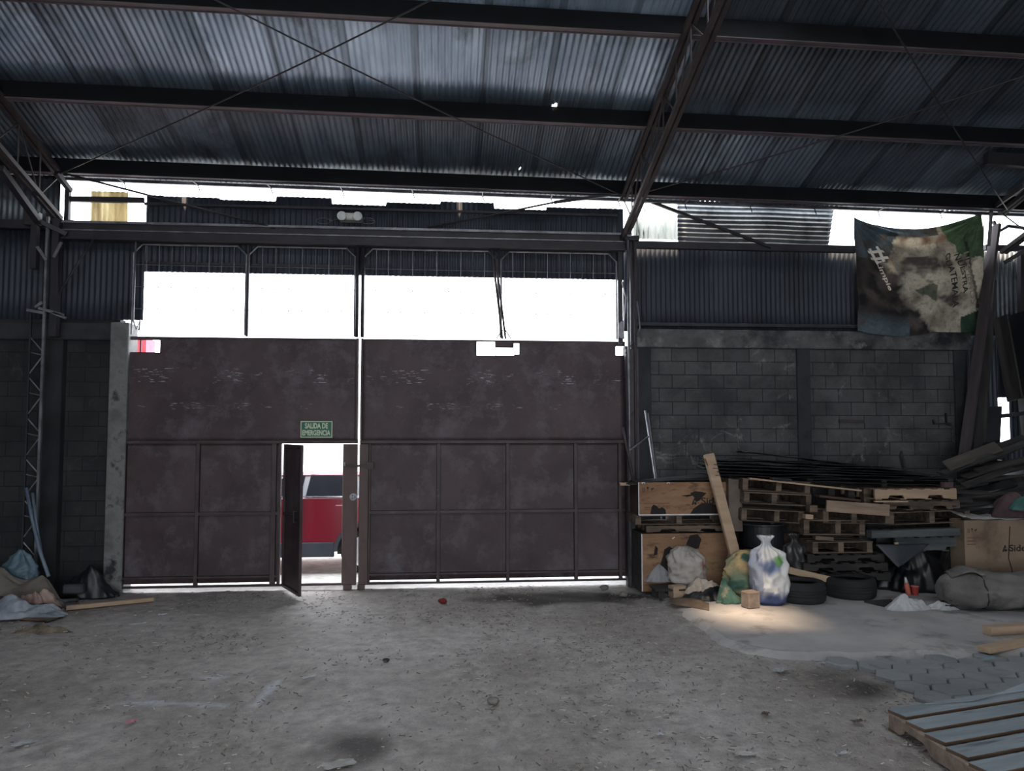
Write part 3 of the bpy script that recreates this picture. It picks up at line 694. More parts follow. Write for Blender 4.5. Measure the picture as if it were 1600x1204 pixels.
girt((992, 381), (1336, 391), YR - .02, .11, 'dark steel girt under the right hand gap, ending at the banner')
girt((990, 507), (1516, 512), YR - .02, .05, 'dark steel angle on top of the concrete beam at right')
girt((0, 350), (90, 352), 10.96, .12, 'dark steel girt at far left under the pale sheet')
girt((1538, 386), (1600, 389), YR, .09, 'dark steel girt at the far right edge')
# ------------------------------------------------------------------ lattice columns and trusses
def lattice(name, label, cat, a0, a1, b0, b1, n, chord=.06, lace=.02, mat=rustst, cmat=None, start=0, group=None, flat=True):
    """two chords a0-a1 and b0-b1 with zigzag lacing"""
    a0, a1, b0, b1 = map(Vector, (a0, a1, b0, b1))
    t = thing(name, label, cat, tuple((a0 + b0) / 2), group=group)
    for p, q in ((a0, a1), (b0, b1)):
        for s in (-.034, .034):
            o = Vector((s, 0, 0)); MB().bar(p + o, q + o, .045, chord, up=(0, 1, .3)).build('chord', cmat or mat, t)
    for i in range(n):
        p = a0.lerp(a1, (i + (.5 if i % 2 else 0)) / n) if False else None
        u0, u1 = i / n, (i + 1) / n
        if i % 2 == start: A, B = a0.lerp(a1, u0), b0.lerp(b1, u1)
        else: A, B = b0.lerp(b1, u0), a0.lerp(a1, u1)
        MB().tube([A, B], lace / 2, 6).build('lacing_rod', mat, t)
        if i: MB().tube([a0.lerp(a1, u0), b0.lerp(b1, u0)], lace / 2, 6).build('lacing_rod', mat, t)
    return t
def rafter(x, label, y0=10.85, y1=-.6, d=.6, off=.24, n=22):
    up = lambda y: Vector((x, y, roofz(x, y) - off)); lo = lambda y: Vector((x, y, roofz(x, y) - off - d))
    lattice('roof_truss', label, 'truss', up(y0), up(y1), lo(y0), lo(y1), n)
rafter(2.58, 'large lattice roof truss running up from the column right of the gate')
rafter(-5.25, 'lattice roof truss above the left column beside the gate', y0=10.8)
rafter(8.45, 'lattice roof truss at the far right above the banner')
# main column right of the gate
xc = P(985, 600, 10.85).x; ztop = roofz(2.58, 10.85) - .84
mc = thing('lattice_column', 'tall maroon and grey steel column at the right edge of the gate', 'column', (xc, 10.8, 0))
MB().span(wx(979, 720, 10.8), wx(999, 720, 10.8), 10.77, 10.90, -.02, P(985, 545, 10.8).z).build('lower_casing', rustst, mc, bevel=.006)
for px, rr in ((983, .02), (993, .016)):
    MB().tube([(wx(px, 600, 10.74), 10.74, .0), (wx(px, 600, 10.74), 10.74, ztop)], rr, 8).build('front_tube', palest if px < 990 else rustst, mc, smooth=True)
MB().span(wx(984, 450, 10.84), wx(994, 450, 10.84), 10.80, 10.88, P(985, 545, 10.8).z, ztop).build('upper_post', steel, mc)
MB().span(wx(966, 450, 10.9), wx(973, 450, 10.9), 10.90, 10.94, z_tr_b - .05, z_hdr_b).build('upper_post', steel, mc)
MB().span(wx(974, 370, 10.8), wx(997, 370, 10.8), 10.72, 10.95, ztop - .04, ztop + .03).build('cap_plate', steel, mc, bevel=.005)
bx = wx(983, 368, 10.7); MB().span(bx - .04, bx + .03, 10.66, 10.7, ztop + .0, ztop + .08).build('junction_box', palest, mc, bevel=.004)
for zz in (1.2, 2.3, 3.3):
    MB().tube([(wx(978, 600, 10.74), 10.76, zz), (wx(997, 600, 10.74), 10.76, zz + .25)], .008, 6).build('lacing_rod', rustst, mc)
MB().tube([(wx(972, 450, 10.84), 10.84, P(970, 440, 10.84).z), (wx(978, 470, 10.8), 10.8, P(970, 465, 10.8).z), (wx(974, 500, 10.84), 10.84, P(970, 520, 10.84).z)], .01, 6).build('bent_cable', palest, mc)
tag(MB().tube([P(995, 470, 10.8), P(1000, 512, 10.8), P(996, 524, 10.8)], .014, 8).build('cable_stub', palest, smooth=True), 'short pale bent pipe end beside the main column', 'pipe')
# torn plate hanging between gate leaf and column
tag(MB().prism([P(966, 505, 10.86), P(974, 500, 10.86), P(976, 530, 10.86), P(968, 527, 10.86)], (0, .01, 0)).build('torn_plate', palest), 'small torn pale steel plate at the top right of the gate', 'steel plate')
# left column
LCY = 10.72
def LX(px, py): return P(px, py, LCY).x
xa = LX(65, 620)
ztl = roofz(-5.25, 10.8) - .84
lc = thing('lattice_column', 'thin lattice steel column at the left, with pale laced rods', 'column', (xa, LCY, 0))
ca, cb = xa, xa - .17
MB().bar((ca, LCY, 0), (ca, LCY, ztl), .03, .04, up=(0, 1, 0)).build('chord', palest, lc)
MB().bar((cb, LCY, 0), (cb, LCY, P(50, 490, LCY).z), .02, .03, up=(0, 1, 0)).build('chord', steel, lc)
zz = 0.0; k = 0; zmax = P(50, 490, LCY).z
while zz < zmax - .3:
    MB().tube([(ca, LCY, zz), (cb, LCY, zz + .2)] if k % 2 == 0 else [(cb, LCY, zz), (ca, LCY, zz + .25)], .008, 6).build('lacing_rod', palest, lc)
    if k % 2: MB().tube([(ca, LCY, zz + .25), (cb, LCY, zz + .29)], .008, 6).build('lacing_rod', palest, lc)
    zz += .25 if k % 2 == 0 else .29; k += 1
MB().span(LX(77, 440), LX(88, 440), LCY + .02, LCY + .14, P(80, 525, LCY).z, ztl).build('box_post', steel, lc, bevel=.004)
MB().span(LX(40, 345), LX(63, 345), LCY - .05, LCY + .05, P(50, 352, LCY).z, P(50, 332, LCY).z).build('gusset_plate', rustst, lc, bevel=.004)
MB().span(LX(48, 420), LX(58, 420), LCY - .04, LCY + .04, P(50, 420, LCY).z, P(50, 352, LCY).z).build('bracket_leg', steel, lc)
for a, b in (((58, 385), (72, 406)), ((96, 378), (84, 402)), ((42, 484), (70, 489)), ((55, 480), (66, 472)), ((60, 481), (100, 492)), ((82, 488), (103, 497))):
    MB().bar(P(*a, LCY - .04), P(*b, LCY - .04), .02, .035).build('bracket', palest, lc)
def rod(a, b, r, label, name='brace_rod', mat=None, cat='brace', Ya=LCY, Yb=LCY, sq=False):
    A, B = P(*a, Ya), P(*b, Yb)
    m = MB().bar(A, B, r * 2, r * 2) if sq else MB().tube([A, B], r, 8)
    return tag(m.build(name, mat or steel, smooth=not sq), label, cat)
rod((79, 478), (149, 369), .016, 'diagonal brace bar beside the left column under the header beam', Ya=10.8, Yb=10.84)
rod((0, 262), (60, 346), .04, 'thick dark brace running up to the left from the left column', Ya=9.6, Yb=LCY - .06, sq=True)
rod((60, 345), (104, 366), .03, 'short dark bar from the left column down to the header beam', sq=True, Ya=LCY - .06, Yb=10.78)
rod((88, 270), (110, 298), .03, 'short dark strut under the eave at the left truss', sq=True, Ya=10.6, Yb=10.9)
tag(MB().span(wx(101, 330, 10.95), wx(108, 330, 10.95), 10.93, 11.0, z_hdr_t, P(100, 296, 10.95).z).build('short_post', steel), 'short dark post at the left edge of the bright upper left gap', 'post')
rod((90, 268), (430, 356), .014, 'thin long stay rod sloping across the upper left sheets', Ya=10.6, Yb=10.82)
rod((668, 356), (866, 316), .014, 'thin stay rod across the upper sheets right of centre', Ya=10.82, Yb=10.7)
rod((866, 316), (984, 300), .02, 'stay bar rising to the main column head from the left', Ya=10.7, Yb=10.8, sq=True)
rod((1012, 313), (1205, 386), .02, 'dark diagonal bar across the sideways corrugated sheet', Ya=11.2, Yb=11.3, sq=True)
# roof cross bracing
def xrod(x0, y0, x1, y1, label):
    pts = []
    for i in range(9):
        t = i / 8; x = x0 + (x1 - x0) * t; y = y0 + (y1 - y0) * t
        pts.append((x, y, roofz(x, y) - .34 - .10 * math.sin(math.pi * t)))
    tag(MB().tube(pts, .009, 6).build('cross_brace_cable', steel, smooth=True), label, 'cable')
xrod(2.5, 10.6, -5.15, 5.7, 'roof bracing cable from the main column head up to the left')
xrod(-5.15, 10.6, 2.5, 5.7, 'roof bracing cable from the left column head up to the right')
xrod(8.35, 10.6, 2.66, 5.7, 'roof bracing cable from the far right truss up to the left')
xrod(2.66, 10.6, 8.35, 6.7, 'roof bracing cable from the main column head up to the right')
# far right: hanging purlin end, pale struts
a = P(1540, 248, 9.8)
tag(MB().bar(a, (10.9, 9.8, a.z - .12), .1, .17).build('hanging_channel', steel), 'dark steel channel hanging under the roof at the far right', 'beam')
st = thing('bent_strut', 'pale bent steel strut at the far right eave above the leaning boards', 'strut', tuple(P(1548, 330, 10.9)))
MB().bar(P(1600, 290, 9.9), P(1546, 328, 10.9), .03, .07).build('strut_bar', rustst, st)
MB().bar(P(1549, 330, 10.9), P(1545, 384, 10.95), .03, .04).build('strut_bar', rustst, st)
pc = MB().tube([P(1552, 345, 11.3), P(1560, 362, 11.3), P(1575, 353, 11.3), P(1600, 356, 11.3)], .03, 8)
tag(pc.build('curved_pipe', steel, smooth=True), 'dark curved pipe crossing the bright gap at the far right', 'pipe')
rod((1570, 410), (1600, 392), .03, 'dark diagonal bar at the far right edge below the gap', Ya=11.1, Yb=11.0, sq=True)
rod((1596, 392), (1596, 560), .04, 'dark upright post at the far right edge of the view', Ya=11.2, Yb=11.2, sq=True)
# ------------------------------------------------------------------ twin spot emergency light
ec = P(547.5, 339, 10.9)
el = thing('emergency_light', 'pale twin spot emergency light above the header beam', 'lamp', (ec.x, 10.9, ec.z - .07))
ew = (wx(566, 338, 10.9) - wx(529, 338, 10.9))
MB().span(ec.x - ew * .5, ec.x + ew * .5, 10.86, 11.05, ec.z - .045, ec.z + .055).build('housing', lampwhite, el, bevel=.02)
for s in (-1, 1):
    x = ec.x + s * ew * .33
    h = MB().tube([(x, 10.87, ec.z - .01), (x, 10.83, ec.z - .01), (x, 10.80, ec.z - .01)], [.05, .062, .065], 20).build('spot_head', lampwhite, el, smooth=False)
    MB().tube([(x, 10.801, ec.z - .01), (x, 10.796, ec.z - .01)], .05, 20).build('lens', lens, h)
for s, px in ((-1, 505), (1, 575)):
    q = P(px, 345, 11.0); pts = [Vector((q.x + .1 * math.cos(t * .7), 11.0, q.z + .045 * math.sin(t * .7))) for t in range(10)]
    tag(MB().tube([Vector((ec.x + s * .17, 11.0, ec.z))] + (pts if s > 0 else pts[::-1]), .004, 5).build('coiled_wire', palest, smooth=True),
        'thin coiled wire to the %s of the emergency light' % ('left' if s < 0 else 'right'), 'wire')
# ------------------------------------------------------------------ red car outside
CY = 12.25
def cz(py): return P(500, py, CY).z
xw = P(566, 870, CY).x
car = thing('car', 'red car parked outside, seen through the small gate doorway', 'car', (xw - 1.3, CY + .85, 0))
redp = M('red_car_paint', L(130, 20, 42), L(138, 24, 46), 1, rough=.25, bump=0); redp.node_tree.nodes['Principled BSDF'].inputs['Coat Weight'].default_value = .6
glass = M('dark_car_glass', L(22, 30, 38), L(30, 40, 50), 1, rough=.05, bump=0)
clad = M('dark_grey_cladding', L(50, 56, 66), L(62, 68, 78), 2, rough=.6, bump=0)
chrome = M('bright_trim', L(190, 196, 202), L(210, 214, 218), 2, rough=.25, metal=.8, bump=0)
zs_, zc_, zb2, zrf = .24, cz(847), cz(777), cz(739)
W = 1.75; XF, XR = xw - 3.55, xw + .8; wr = .34
def arch(cx, z0, n=10, r=.40):
    return [(cx + r * math.cos(math.pi * (1 - i / n)), z0 + r * math.sin(math.pi * (1 - i / n)) * 1.0) for i in range(n + 1)]
prof = [(XF + .05, .3)] + [(XF, .6), (XF + .08, .86), (XF + 1.0, zb2 - .08), (XF + 1.35, zb2), (XR - .15, zb2 + .02), (XR, zb2 - .2), (XR + .02, .5), (XR - .08, .3)] + \
       [(p[0], max(.26, p[1])) for p in reversed(arch(xw, .32))] + [(p[0], max(.26, p[1])) for p in reversed(arch(xw - 2.62, .32))]
MB().prism([(x, CY, z) for x, z in prof], (0, W, 0)).build('body', redp, car, bevel=.03)
gh = MB(); lo_ = [(XF + 1.25, zb2), (XR - .12, zb2)]; hi_ = [(XF + 1.95, zrf - .03), (XF + 2.4, zrf), (XR - .9, zrf + .01), (XR - .45, zrf - .05)]
bot = [(lo_[0][0], CY + .02, zb2), (lo_[1][0], CY + .02, zb2), (lo_[1][0], CY + W - .02, zb2), (lo_[0][0], CY + W - .02, zb2)]
top = [(XF + 1.95, CY + .16, zrf - .02), (XR - .5, CY + .16, zrf - .02), (XR - .5, CY + W - .16, zrf - .02), (XF + 1.95, CY + W - .16, zrf - .02)]
gh.add(bot + top, [(0, 1, 2, 3), (4, 5, 6, 7), (0, 1, 5, 4), (1, 2, 6, 5), (2, 3, 7, 6), (3, 0, 4, 7)])
gh.build('greenhouse', M('pillar_painted_reflection', L(150, 160, 172), L(160, 170, 182), 1, rough=.2, bump=0), car, bevel=.02)  # pale colour stands in for the reflection on the pillars
MB().add([(top[0][0] - .05, CY + .13, zrf - .04), (top[1][0] + .05, CY + .13, zrf - .04), (top[1][0] + .05, CY + W - .13, zrf - .04), (top[0][0] - .05, CY + W - .13, zrf - .04),
          (top[0][0] + .1, CY + .22, zrf + .015), (top[1][0] - .1, CY + .22, zrf + .015), (top[1][0] - .1, CY + W - .22, zrf + .015), (top[0][0] + .1, CY + W - .22, zrf + .015)],
         [(0, 1, 2, 3), (4, 5, 6, 7), (0, 1, 5, 4), (1, 2, 6, 5), (2, 3, 7, 6), (3, 0, 4, 7)]).build('roof', redp, car, bevel=.01)
def side_y(z): return CY + .02 + .14 * (z - zb2) / (zrf - .02 - zb2)
def win(poly, name='side_window'):
    MB().prism([(P(px, py, CY + .06).x, side_y(P(px, py, CY + .06).z) - .012, P(px, py, CY + .06).z) for px, py in poly], (0, .012, 0)).build(name, glass, car)
win([(478, 777), (485, 741), (536, 744), (548, 750), (552, 760), (541, 777)]); win([(470, 777), (476, 742), (450, 742), (395, 775)])
MB().bar((XF + 1.4, CY - .004, zb2 + .012), (XR - .2, CY - .004, zb2 + .012), .012, .022).build('window_trim', chrome, car)
MB().span(xw - 2.18, xw - .43, CY - .02, CY + .05, zs_, zc_).build('sill_cladding', clad, car, bevel=.012)
MB().span(xw + .43, XR + .01, CY - .02, CY + .05, zs_ + .05, zc_).build('bumper_cladding', clad, car, bevel=.012)
for cx in (xw, xw - 2.62):
    outer = arch(cx, .32, 14, .44); inner = arch(cx, .32, 14, .385); m = MB()
    for i in range(14):
        m.prism([(outer[i][0], CY - .02, outer[i][1]), (outer[i + 1][0], CY - .02, outer[i + 1][1]), (inner[i + 1][0], CY - .02, inner[i + 1][1]), (inner[i][0], CY - .02, inner[i][1])], (0, .06, 0))
    m.build('wheel_arch', clad, car)
    MB().span(cx - .42, cx + .42, CY + .26, CY + .34, .24, .78).build('wheel_well', blkplast, car)
    for yy in (CY + .02, CY + W - .24):
        wh = MB().tube([(cx, yy, wr - .02), (cx, yy + .03, wr - .02), (cx, yy + .19, wr - .02), (cx, yy + .22, wr - .02)], [wr - .03, wr, wr, wr - .03], 28).build('wheel', rubber, car, smooth=False)
        MB().tube([(cx, yy - .006, wr - .02), (cx, yy + .0, wr - .02)], wr - .11, 24).build('rim', chrome, wh)
hp = P(533, 790, CY); MB().bar((hp.x - .08, CY - .03, hp.z), (hp.x + .1, CY - .03, hp.z), .03, .03).build('door_handle', redp, car, bevel=.006)
for px, name in ((476, 'door_seam'), ):
    MB().bar((P(px, 800, CY).x, CY - .003, zc_), (P(px, 780, CY).x, CY - .003, zb2), .006, .006).build(name, clad, car)
# red painted block outside seen through the notch at top left of the gate
a = P(212, 552, 13.0)
tag(MB().span(a.x - .02, a.x + .16, 13.0, 13.4, -.02, P(212, 528, 13.0).z).build('red_post', M('faded_red_paint', L(190, 70, 90), L(205, 90, 108), 2, rough=.6, bump=0)), 'faded red post outside, seen through the left gate notch', 'post')
# ------------------------------------------------------------------ pallets
def pallet(label, pl, pr, pt, pb, Y, D=.9, style='open', mat=None, rz=0.0, tilt=0.0, group='stacked wooden pallets', n=6, zadd=0, tl=.022):
    """front face fills px pl..pr, pt..pb (at its middle) on the plane y=Y"""
    A, B = P(pl, (pt + pb) / 2, Y), P(pr, (pt + pb) / 2, Y); mid = (pl + pr) / 2
    zt, zb = P(mid, pt, Y).z, P(mid, pb, Y).z; H = zt - zb; Lx = B.x - A.x
    t = thing('pallet', label, 'pallet', ((A.x + B.x) / 2, Y + D / 2, zb + zadd), (0, tilt, rz), group)
    mat = mat or owood; rnd = random.Random(int(pl * 7 + pt))
    def j(a): return rnd.uniform(-a, a)
    hs = H - 2 * tl
    if style == 'open':
        bwid = .09
        for k in range(n):
            y = -D / 2 + bwid / 2 + (D - bwid) * k / (n - 1)
            MB().box((j(.006), y, H - tl / 2), (Lx, bwid, tl)).build('deck_board', mat, t, local=True, bevel=.003)
        for k in range(3):
            y = -D / 2 + bwid / 2 + (D - bwid) * k / 2
            MB().box((j(.006), y, tl / 2), (Lx, bwid, tl)).build('bottom_board', mat, t, local=True, bevel=.003)
        for k, x in enumerate((-Lx / 2 + .04, j(.06), Lx / 2 - .04)):
            MB().box((x, 0, tl + hs / 2), (.075 if style == 'open' else .04, D - .01, hs)).build('stringer', mat, t, local=True, bevel=.003)
    else:
        for k in range(3):
            y = -D / 2 + .02 + (D - .04) * k / 2
            n0, nh = .20 * Lx, min(hs * .45, .045)
            z0, z1 = tl, tl + hs
            def notch(c): return [(c - n0 / 2 - .0, z0), (c - n0 / 2 + .025, z0 + nh), (c + n0 / 2 - .025, z0 + nh), (c + n0 / 2, z0)]
            poly = [(-Lx / 2, z0)] + notch(-Lx * .24) + notch(Lx * .24) + [(Lx / 2, z0), (Lx / 2, z1), (-Lx / 2, z1)]
            MB().prism([(x, y - .02, z) for x, z in poly], (0, .04, 0)).build('stringer', mat, t, local=True, bevel=.003)
        m = 7
        for k in range(m):
            x = -Lx / 2 + .05 + (Lx - .1) * k / (m - 1)
            MB().box((x, j(.005), H - tl / 2), (.095, D, tl)).build('deck_board', mat, t, local=True, bevel=.003)
        for k in range(4):
            x = -Lx / 2 + .05 + (Lx - .1) * k / 3
            MB().box((x, j(.005), tl / 2), (.095, D, tl)).build('bottom_board', mat, t, local=True, bevel=.003)
    return t
# left stack (above the drum)
pallet('brown pallet tilted on top of the left pallet stack', 1160, 1266, 750, 769, 9.95, style='open', tilt=R(3.4), mat=owood, n=6, tl=.018)
pallet('brown pallet second from the top of the left pallet stack', 1162, 1268, 770, 789, 9.95, style='open', tilt=R(3.0), n=6, tl=.018)
pallet('greenish brown pallet third in the left stack, over the drum', 1158, 1256, 796, 816, 9.98, style='open', tilt=R(3.4), n=6, tl=.016)
# middle stack
pallet('brown pallet under the grey slab board in the middle stack', 1286, 1392, 797, 818, 9.85, style='open', tilt=R(1.5), n=6, tl=.014)
pallet('light brown pallet in the middle stack just under the slab', 1256, 1352, 812, 836, 9.85, style='open', tilt=R(1), n=6, tl=.018)
pallet('greyish pallet with three blocks low in the middle stack', 1270, 1364, 846, 864, 9.80, style='open', mat=owood, n=6, tl=.012)
pallet('sooty dark pallet second from the floor in the middle stack', 1262, 1382, 865, 878, 9.85, style='notched', mat=dwood, tl=.016)
pallet('dark pallet with a light board edge near the floor, middle stack', 1256, 1388, 879, 893, 9.85, style='notched', mat=dwood, tl=.016)
pallet('sooty dark pallet on the floor behind the tyres', 1262, 1392, 894, 909, 9.95, style='notched', mat=dwood, tl=.016)
# right stack
pallet('light pine pallet with two notches at the top of the right stack', 1367, 1495, 763, 780, 9.9, style='notched', mat=pwood, tl=.012)
pallet('brown notched pallet second from the top of the right stack', 1380, 1500, 781, 797, 9.92, style='notched', mat=owood, tl=.014, tilt=R(.5))
pallet('dull brown open pallet in the middle of the right stack', 1389, 1517, 798, 818, 9.95, style='open', mat=owood, n=6, tl=.014, tilt=R(-1.4))
pallet('grey weathered notched pallet lowest in the right stack', 1399, 1520, 838, 861, 9.92, style='notched', mat=gwood, tl=.014)
pallet('dark open pallet under the warped sheets on top of the pile', 1262, 1490, 747, 762, 10.15, D=.8, style='open', mat=dwood, n=6, tl=.012)
# loose boards in the pile
def plank(label, a, b, Ya, Yb, wd, h, mat, group=None, name='plank', cat='board', roll=0.0):
    A, B = P(*a, Ya), P(*b, Yb); c = (A + B) / 2; d = (B - A).normalized()
    up = Vector((0, -math.sin(roll), math.cos(roll)))
    q = Matrix((d, up.cross(d).normalized(), d.cross(up.cross(d).normalized()).normalized())).transposed()
    mb = MB().box((0, 0, 0), ((B - A).length, wd, h))
    o = mb.build(name, mat, None, bevel=.003, origin=(0, 0, 0)); o.location = c; o.rotation_euler = q.to_euler()
    return tag(o, label, cat, group)
plank('thick grey weathered beam lying on the lowest pallet of the right stack', (1358, 834), (1514, 829), 9.86, 9.9, .12, .10, gwood, name='grey_beam', cat='beam')
plank('long thin light board sloping across the top of the left pallet stack', (1170, 747), (1344, 766), 9.9, 9.9, .09, .022, pwood)
plank('short warped grey board lying on the long sloping board', (1205, 747), (1235, 749), 9.86, 9.86, .09, .02, dwood)
plank('grey brown slab board leaning on the middle pallet stack', (1291, 790), (1389, 797), 9.80, 9.80, .03, .15, M('scuffed_slab_board', L(118, 100, 86), L(150, 130, 114), 3, (.5, 4, 4), rough=.9, bump=.2))
plank('broken reddish boards between the pallet stacks', (1276, 774), (1340, 781), 9.9, 9.9, .16, .03, cratedark)
plank('pale timber block end between the two left stacks', (1262, 794), (1274, 794), 9.8, 9.8, .12, .09, owood)
plank('pale timber block end above the light brown pallet', (1256, 806), (1268, 807), 9.78, 9.78, .1, .06, pwood)
plank('triangular pale board over the greyish pallet', (1272, 839), (1300, 841), 9.86, 9.86, .1, .05, owood)
plank('thin light batten on the broken boards right of the slab', (1366, 783), (1418, 783), 9.84, 9.84, .04, .02, pwood)
plank('pale upright stub below the grey pallet', (1400, 847), (1402, 862), 9.84, 9.84, .03, .05, pwood)
plank('rough dark board standing against the block wall behind the pile', (1407, 708), (1414, 738), 10.9, 10.7, .03, .13, dwood)
plank('small dark red block under the right end of the warped sheets', (1473, 757), (1486, 757), 9.9, 9.9, .1, .07, maroon, name='red_block', cat='block')
for px, k in ((1297, 0), (1328, 1), (1352, 2), (1424, 3)):
    plank(('dark', 'sooty', 'brown', 'light brown')[k] + ' timber block ' + ('at the left under', 'just left of centre under', 'centred under', 'at the right under')[k] + ' the top dark pallet',
          (px - 5, 765 if k == 3 else 779), (px + 5, 765 if k == 3 else 779), 10.2, 10.2, .1, .07 if k == 3 else .29, dwood if k < 2 else owood, name='timber_block', cat='block')
# stack of warped dark sheets on top of the pile
rnd = random.Random(12)
def warped(label, a, b, Y, D, seed, amp=.03, mat=darksheet, th=.007):
    A, B = P(*a, Y), P(*b, Y)
    def fn(u, v):
        x = A.x + (B.x - A.x) * u; z = A.z + (B.z - A.z) * u
        e = nz(u * 5 + seed, v * 2, seed); curl = max(0, .12 - u) * 8 * nz(seed, v * 3)
        jag = .03 * nz(u * 14, seed) if v < .01 else 0
        return (x, Y + D * v + jag, z + amp * e * (.4 + u * (1 - u) * 2) + .03 * curl)
    return tag(MB().grid(fn, 40, 6).build('warped_sheet', mat, smooth=True, solid=th), label, 'board', 'warped dark sheets on top of the pile')
WS = [((1150, 748), (1492, 759), 9.95, .95, 'lowest warped dark sheet on top of the pallet pile'),
      ((1118, 742), (1494, 751), 9.98, .9, 'second lowest warped dark sheet on the pallet pile'),
      ((1122, 737), (1488, 747), 9.95, .9, 'third warped dark sheet from the bottom on the pallet pile'),
      ((1114, 731), (1476, 743), 10.0, .85, 'dark sheet with frayed left edge in the middle of the sheet stack'),
      ((1116, 726), (1440, 738), 10.0, .85, 'fourth warped dark sheet from the top of the pile'),
      ((1116, 721), (1425, 733), 10.02, .8, 'third warped dark sheet from the top of the pile'),
      ((1120, 716), (1400, 730), 10.05, .8, 'second warped dark sheet from the top of the pile'),
      ((1172, 706), (1372, 729), 10.1, .7, 'topmost warped dark sheet sloping down to the right')]
for i, (a, b, Y, D, t) in enumerate(WS): warped(t, a, b, Y, D, i * 3.3 + 1)
warped('dark sheet covering the upper plywood crate, sloping up to the right', (985, 757), (1120, 742), 10.2, .48, 40, .015)
# hanging dark flap and black plastic mass
fl = [P(1364, 846, 9.75), P(1395, 866, 9.7), P(1404, 886, 9.68), P(1440, 862, 9.75), P(1466, 846, 9.8)]
def flap(u, v):
    top = P(1368, 850, 9.78).lerp(P(1455, 850, 9.8), u); tip = P(1404, 887, 9.66)
    q = top.lerp(tip, v * (1 - abs(u - .4) * .2)); return q + Vector((0, -.03 * math.sin(u * 5) * (1 - v), 0))
tag(MB().grid(flap, 16, 10).build('rubber_flap', M('blue_grey_rubber_sheet', L(40, 43, 49), L(60, 64, 70), 3, rough=.55, bump=.1), smooth=True, solid=.006), 'grey rubber sheet corner hanging from the right pallet stack', 'rubber sheet')
# ------------------------------------------------------------------ soft things
def bag(name, label, cat, base, rx, ry, h, seed, mat, prof, folds=11, fold_amp=.10, lump=.12, tilt=(0, 0), group=None, parts=None, nr=30, na=56, sag=0):
    bx_, by_, bz_ = base; mb = MB()
    def r_of(t):
        for i in range(len(prof) - 1):
            (t0, r0), (t1, r1) = prof[i], prof[i + 1]
            if t <= t1:
                k = (t - t0) / (t1 - t0 + 1e-9); k = k * k * (3 - 2 * k); return r0 + (r1 - r0) * k
        return prof[-1][1]
    def fn(u, v):
        a = 2 * math.pi * u; r = r_of(v)
        ca, sa = math.cos(a), math.sin(a)
        near = 1 - min(1, abs(v - .86) / .4)
        wv = 1 + fold_amp * max(0, near) * math.cos(a * folds + 3 * nz(v * 4, seed)) + lump * noise.noise(Vector((ca * 1.3 + seed, sa * 1.3, v * 2.2))) \
            + .07 * (1 - abs(noise.noise(Vector((ca * 2.6, sa * 2.6 + seed, v * 4.5)))) * 3.2) * min(1, v * 5)
        wv += .035 * tri(u * 5 + v * 2.3 + seed) * min(1, v * 5) + .028 * tri(u * 9 - v * 4.1 + seed) + .02 * tri(v * 7 + 2 * math.sin(a) + seed)
        wv += .025 * noise.noise(Vector((ca * 7, sa * 7 + seed, v * 12)))
        z = h * v + .02 * noise.noise(Vector((ca * 2, sa * 2, v * 3 + seed))) * min(1, v * 6)
        return (bx_ + ca * rx * r * wv + tilt[0] * v, by_ + sa * ry * r * wv + tilt[1] * v, bz_ + max(0, z))
    mb.grid(fn, na, nr, wrap=True); m = na
    n0 = len(mb.v) - m * (nr + 1); mb.f.append(tuple(range(n0, n0 + m))); mb.f.append(tuple(n0 + m * nr + k for k in range(m)))
    return mb
full = [(0, .62), (.06, .86), (.25, 1), (.55, .98), (.75, .78), (.86, .24), (.90, .2), (1, .42)]
loose = [(0, .7), (.08, .95), (.3, 1), (.6, .95), (.85, .6), (.96, .3), (1, .06)]
def tri(t): t = t % 1.0; return 4 * abs(t - .5) - 1
def heap(base, rx, ry, h, seed, spiky=.5, na=120, nr=44, edge=.3, peak=None, flat=2.6):
    """crumpled sheet or soft lump: straight sharp creases in several directions over an uneven mound"""
    bx_, by_, bz_ = base; mb = MB(); rd = random.Random(seed)
    S_ = (rx + ry) / 2
    dirs = [(rd.uniform(0, math.pi), f * rd.uniform(.8, 1.25), rd.random(), a_) for f, a_ in ((.9, .30), (1.3, .24), (2.1, .17), (3.3, .10), (4.7, .07), (7.5, .035))]
    pk = [(rd.uniform(-.5, .5), rd.uniform(-.5, .5), rd.uniform(.25, .5), rd.uniform(.3, .6)) for _ in range(3)]
    def fn(u, v):
        a = 2 * math.pi * u; r = 1 - v; ca, sa = math.cos(a), math.sin(a)
        R_ = 1 + edge * .8 * noise.noise(Vector((ca * 1.3 + seed, sa * 1.3, 0))) + edge * .22 * tri(u * 7 + seed * .3) + edge * .12 * tri(u * 17 + seed)
        x, y = ca * r * rx * R_, sa * r * ry * R_
        wx_ = x + .12 * S_ * noise.noise(Vector((x / S_ * 1.5, y / S_ * 1.5, seed))); wy_ = y + .12 * S_ * noise.noise(Vector((y / S_ * 1.5, x / S_ * 1.5, seed + 3)))
        f = sum(a_ * tri((math.cos(d) * wx_ + math.sin(d) * wy_) / S_ * fr * .55 + ph) for d, fr, ph, a_ in dirs)
        m_ = sum(w_ * math.exp(-((x / rx - px_) ** 2 + (y / ry - py_) ** 2) / (s_ * s_)) for px_, py_, s_, w_ in pk)
        k = max(0, 1 - r ** flat) ** .7
        q = .50 + .42 * m_ + spiky * .62 * f
        z = h * k * max(.06, q)
        x += .10 * rx * k * f * spiky; y -= .10 * ry * k * f * spiky
        if peak: x += peak[0] * k * k; y += peak[1] * k * k
        return (bx_ + x, by_ + y, bz_ + z)
    mb.grid(fn, na, nr, wrap=True); mb.f.append(tuple(reversed(range(na))))
    return mb
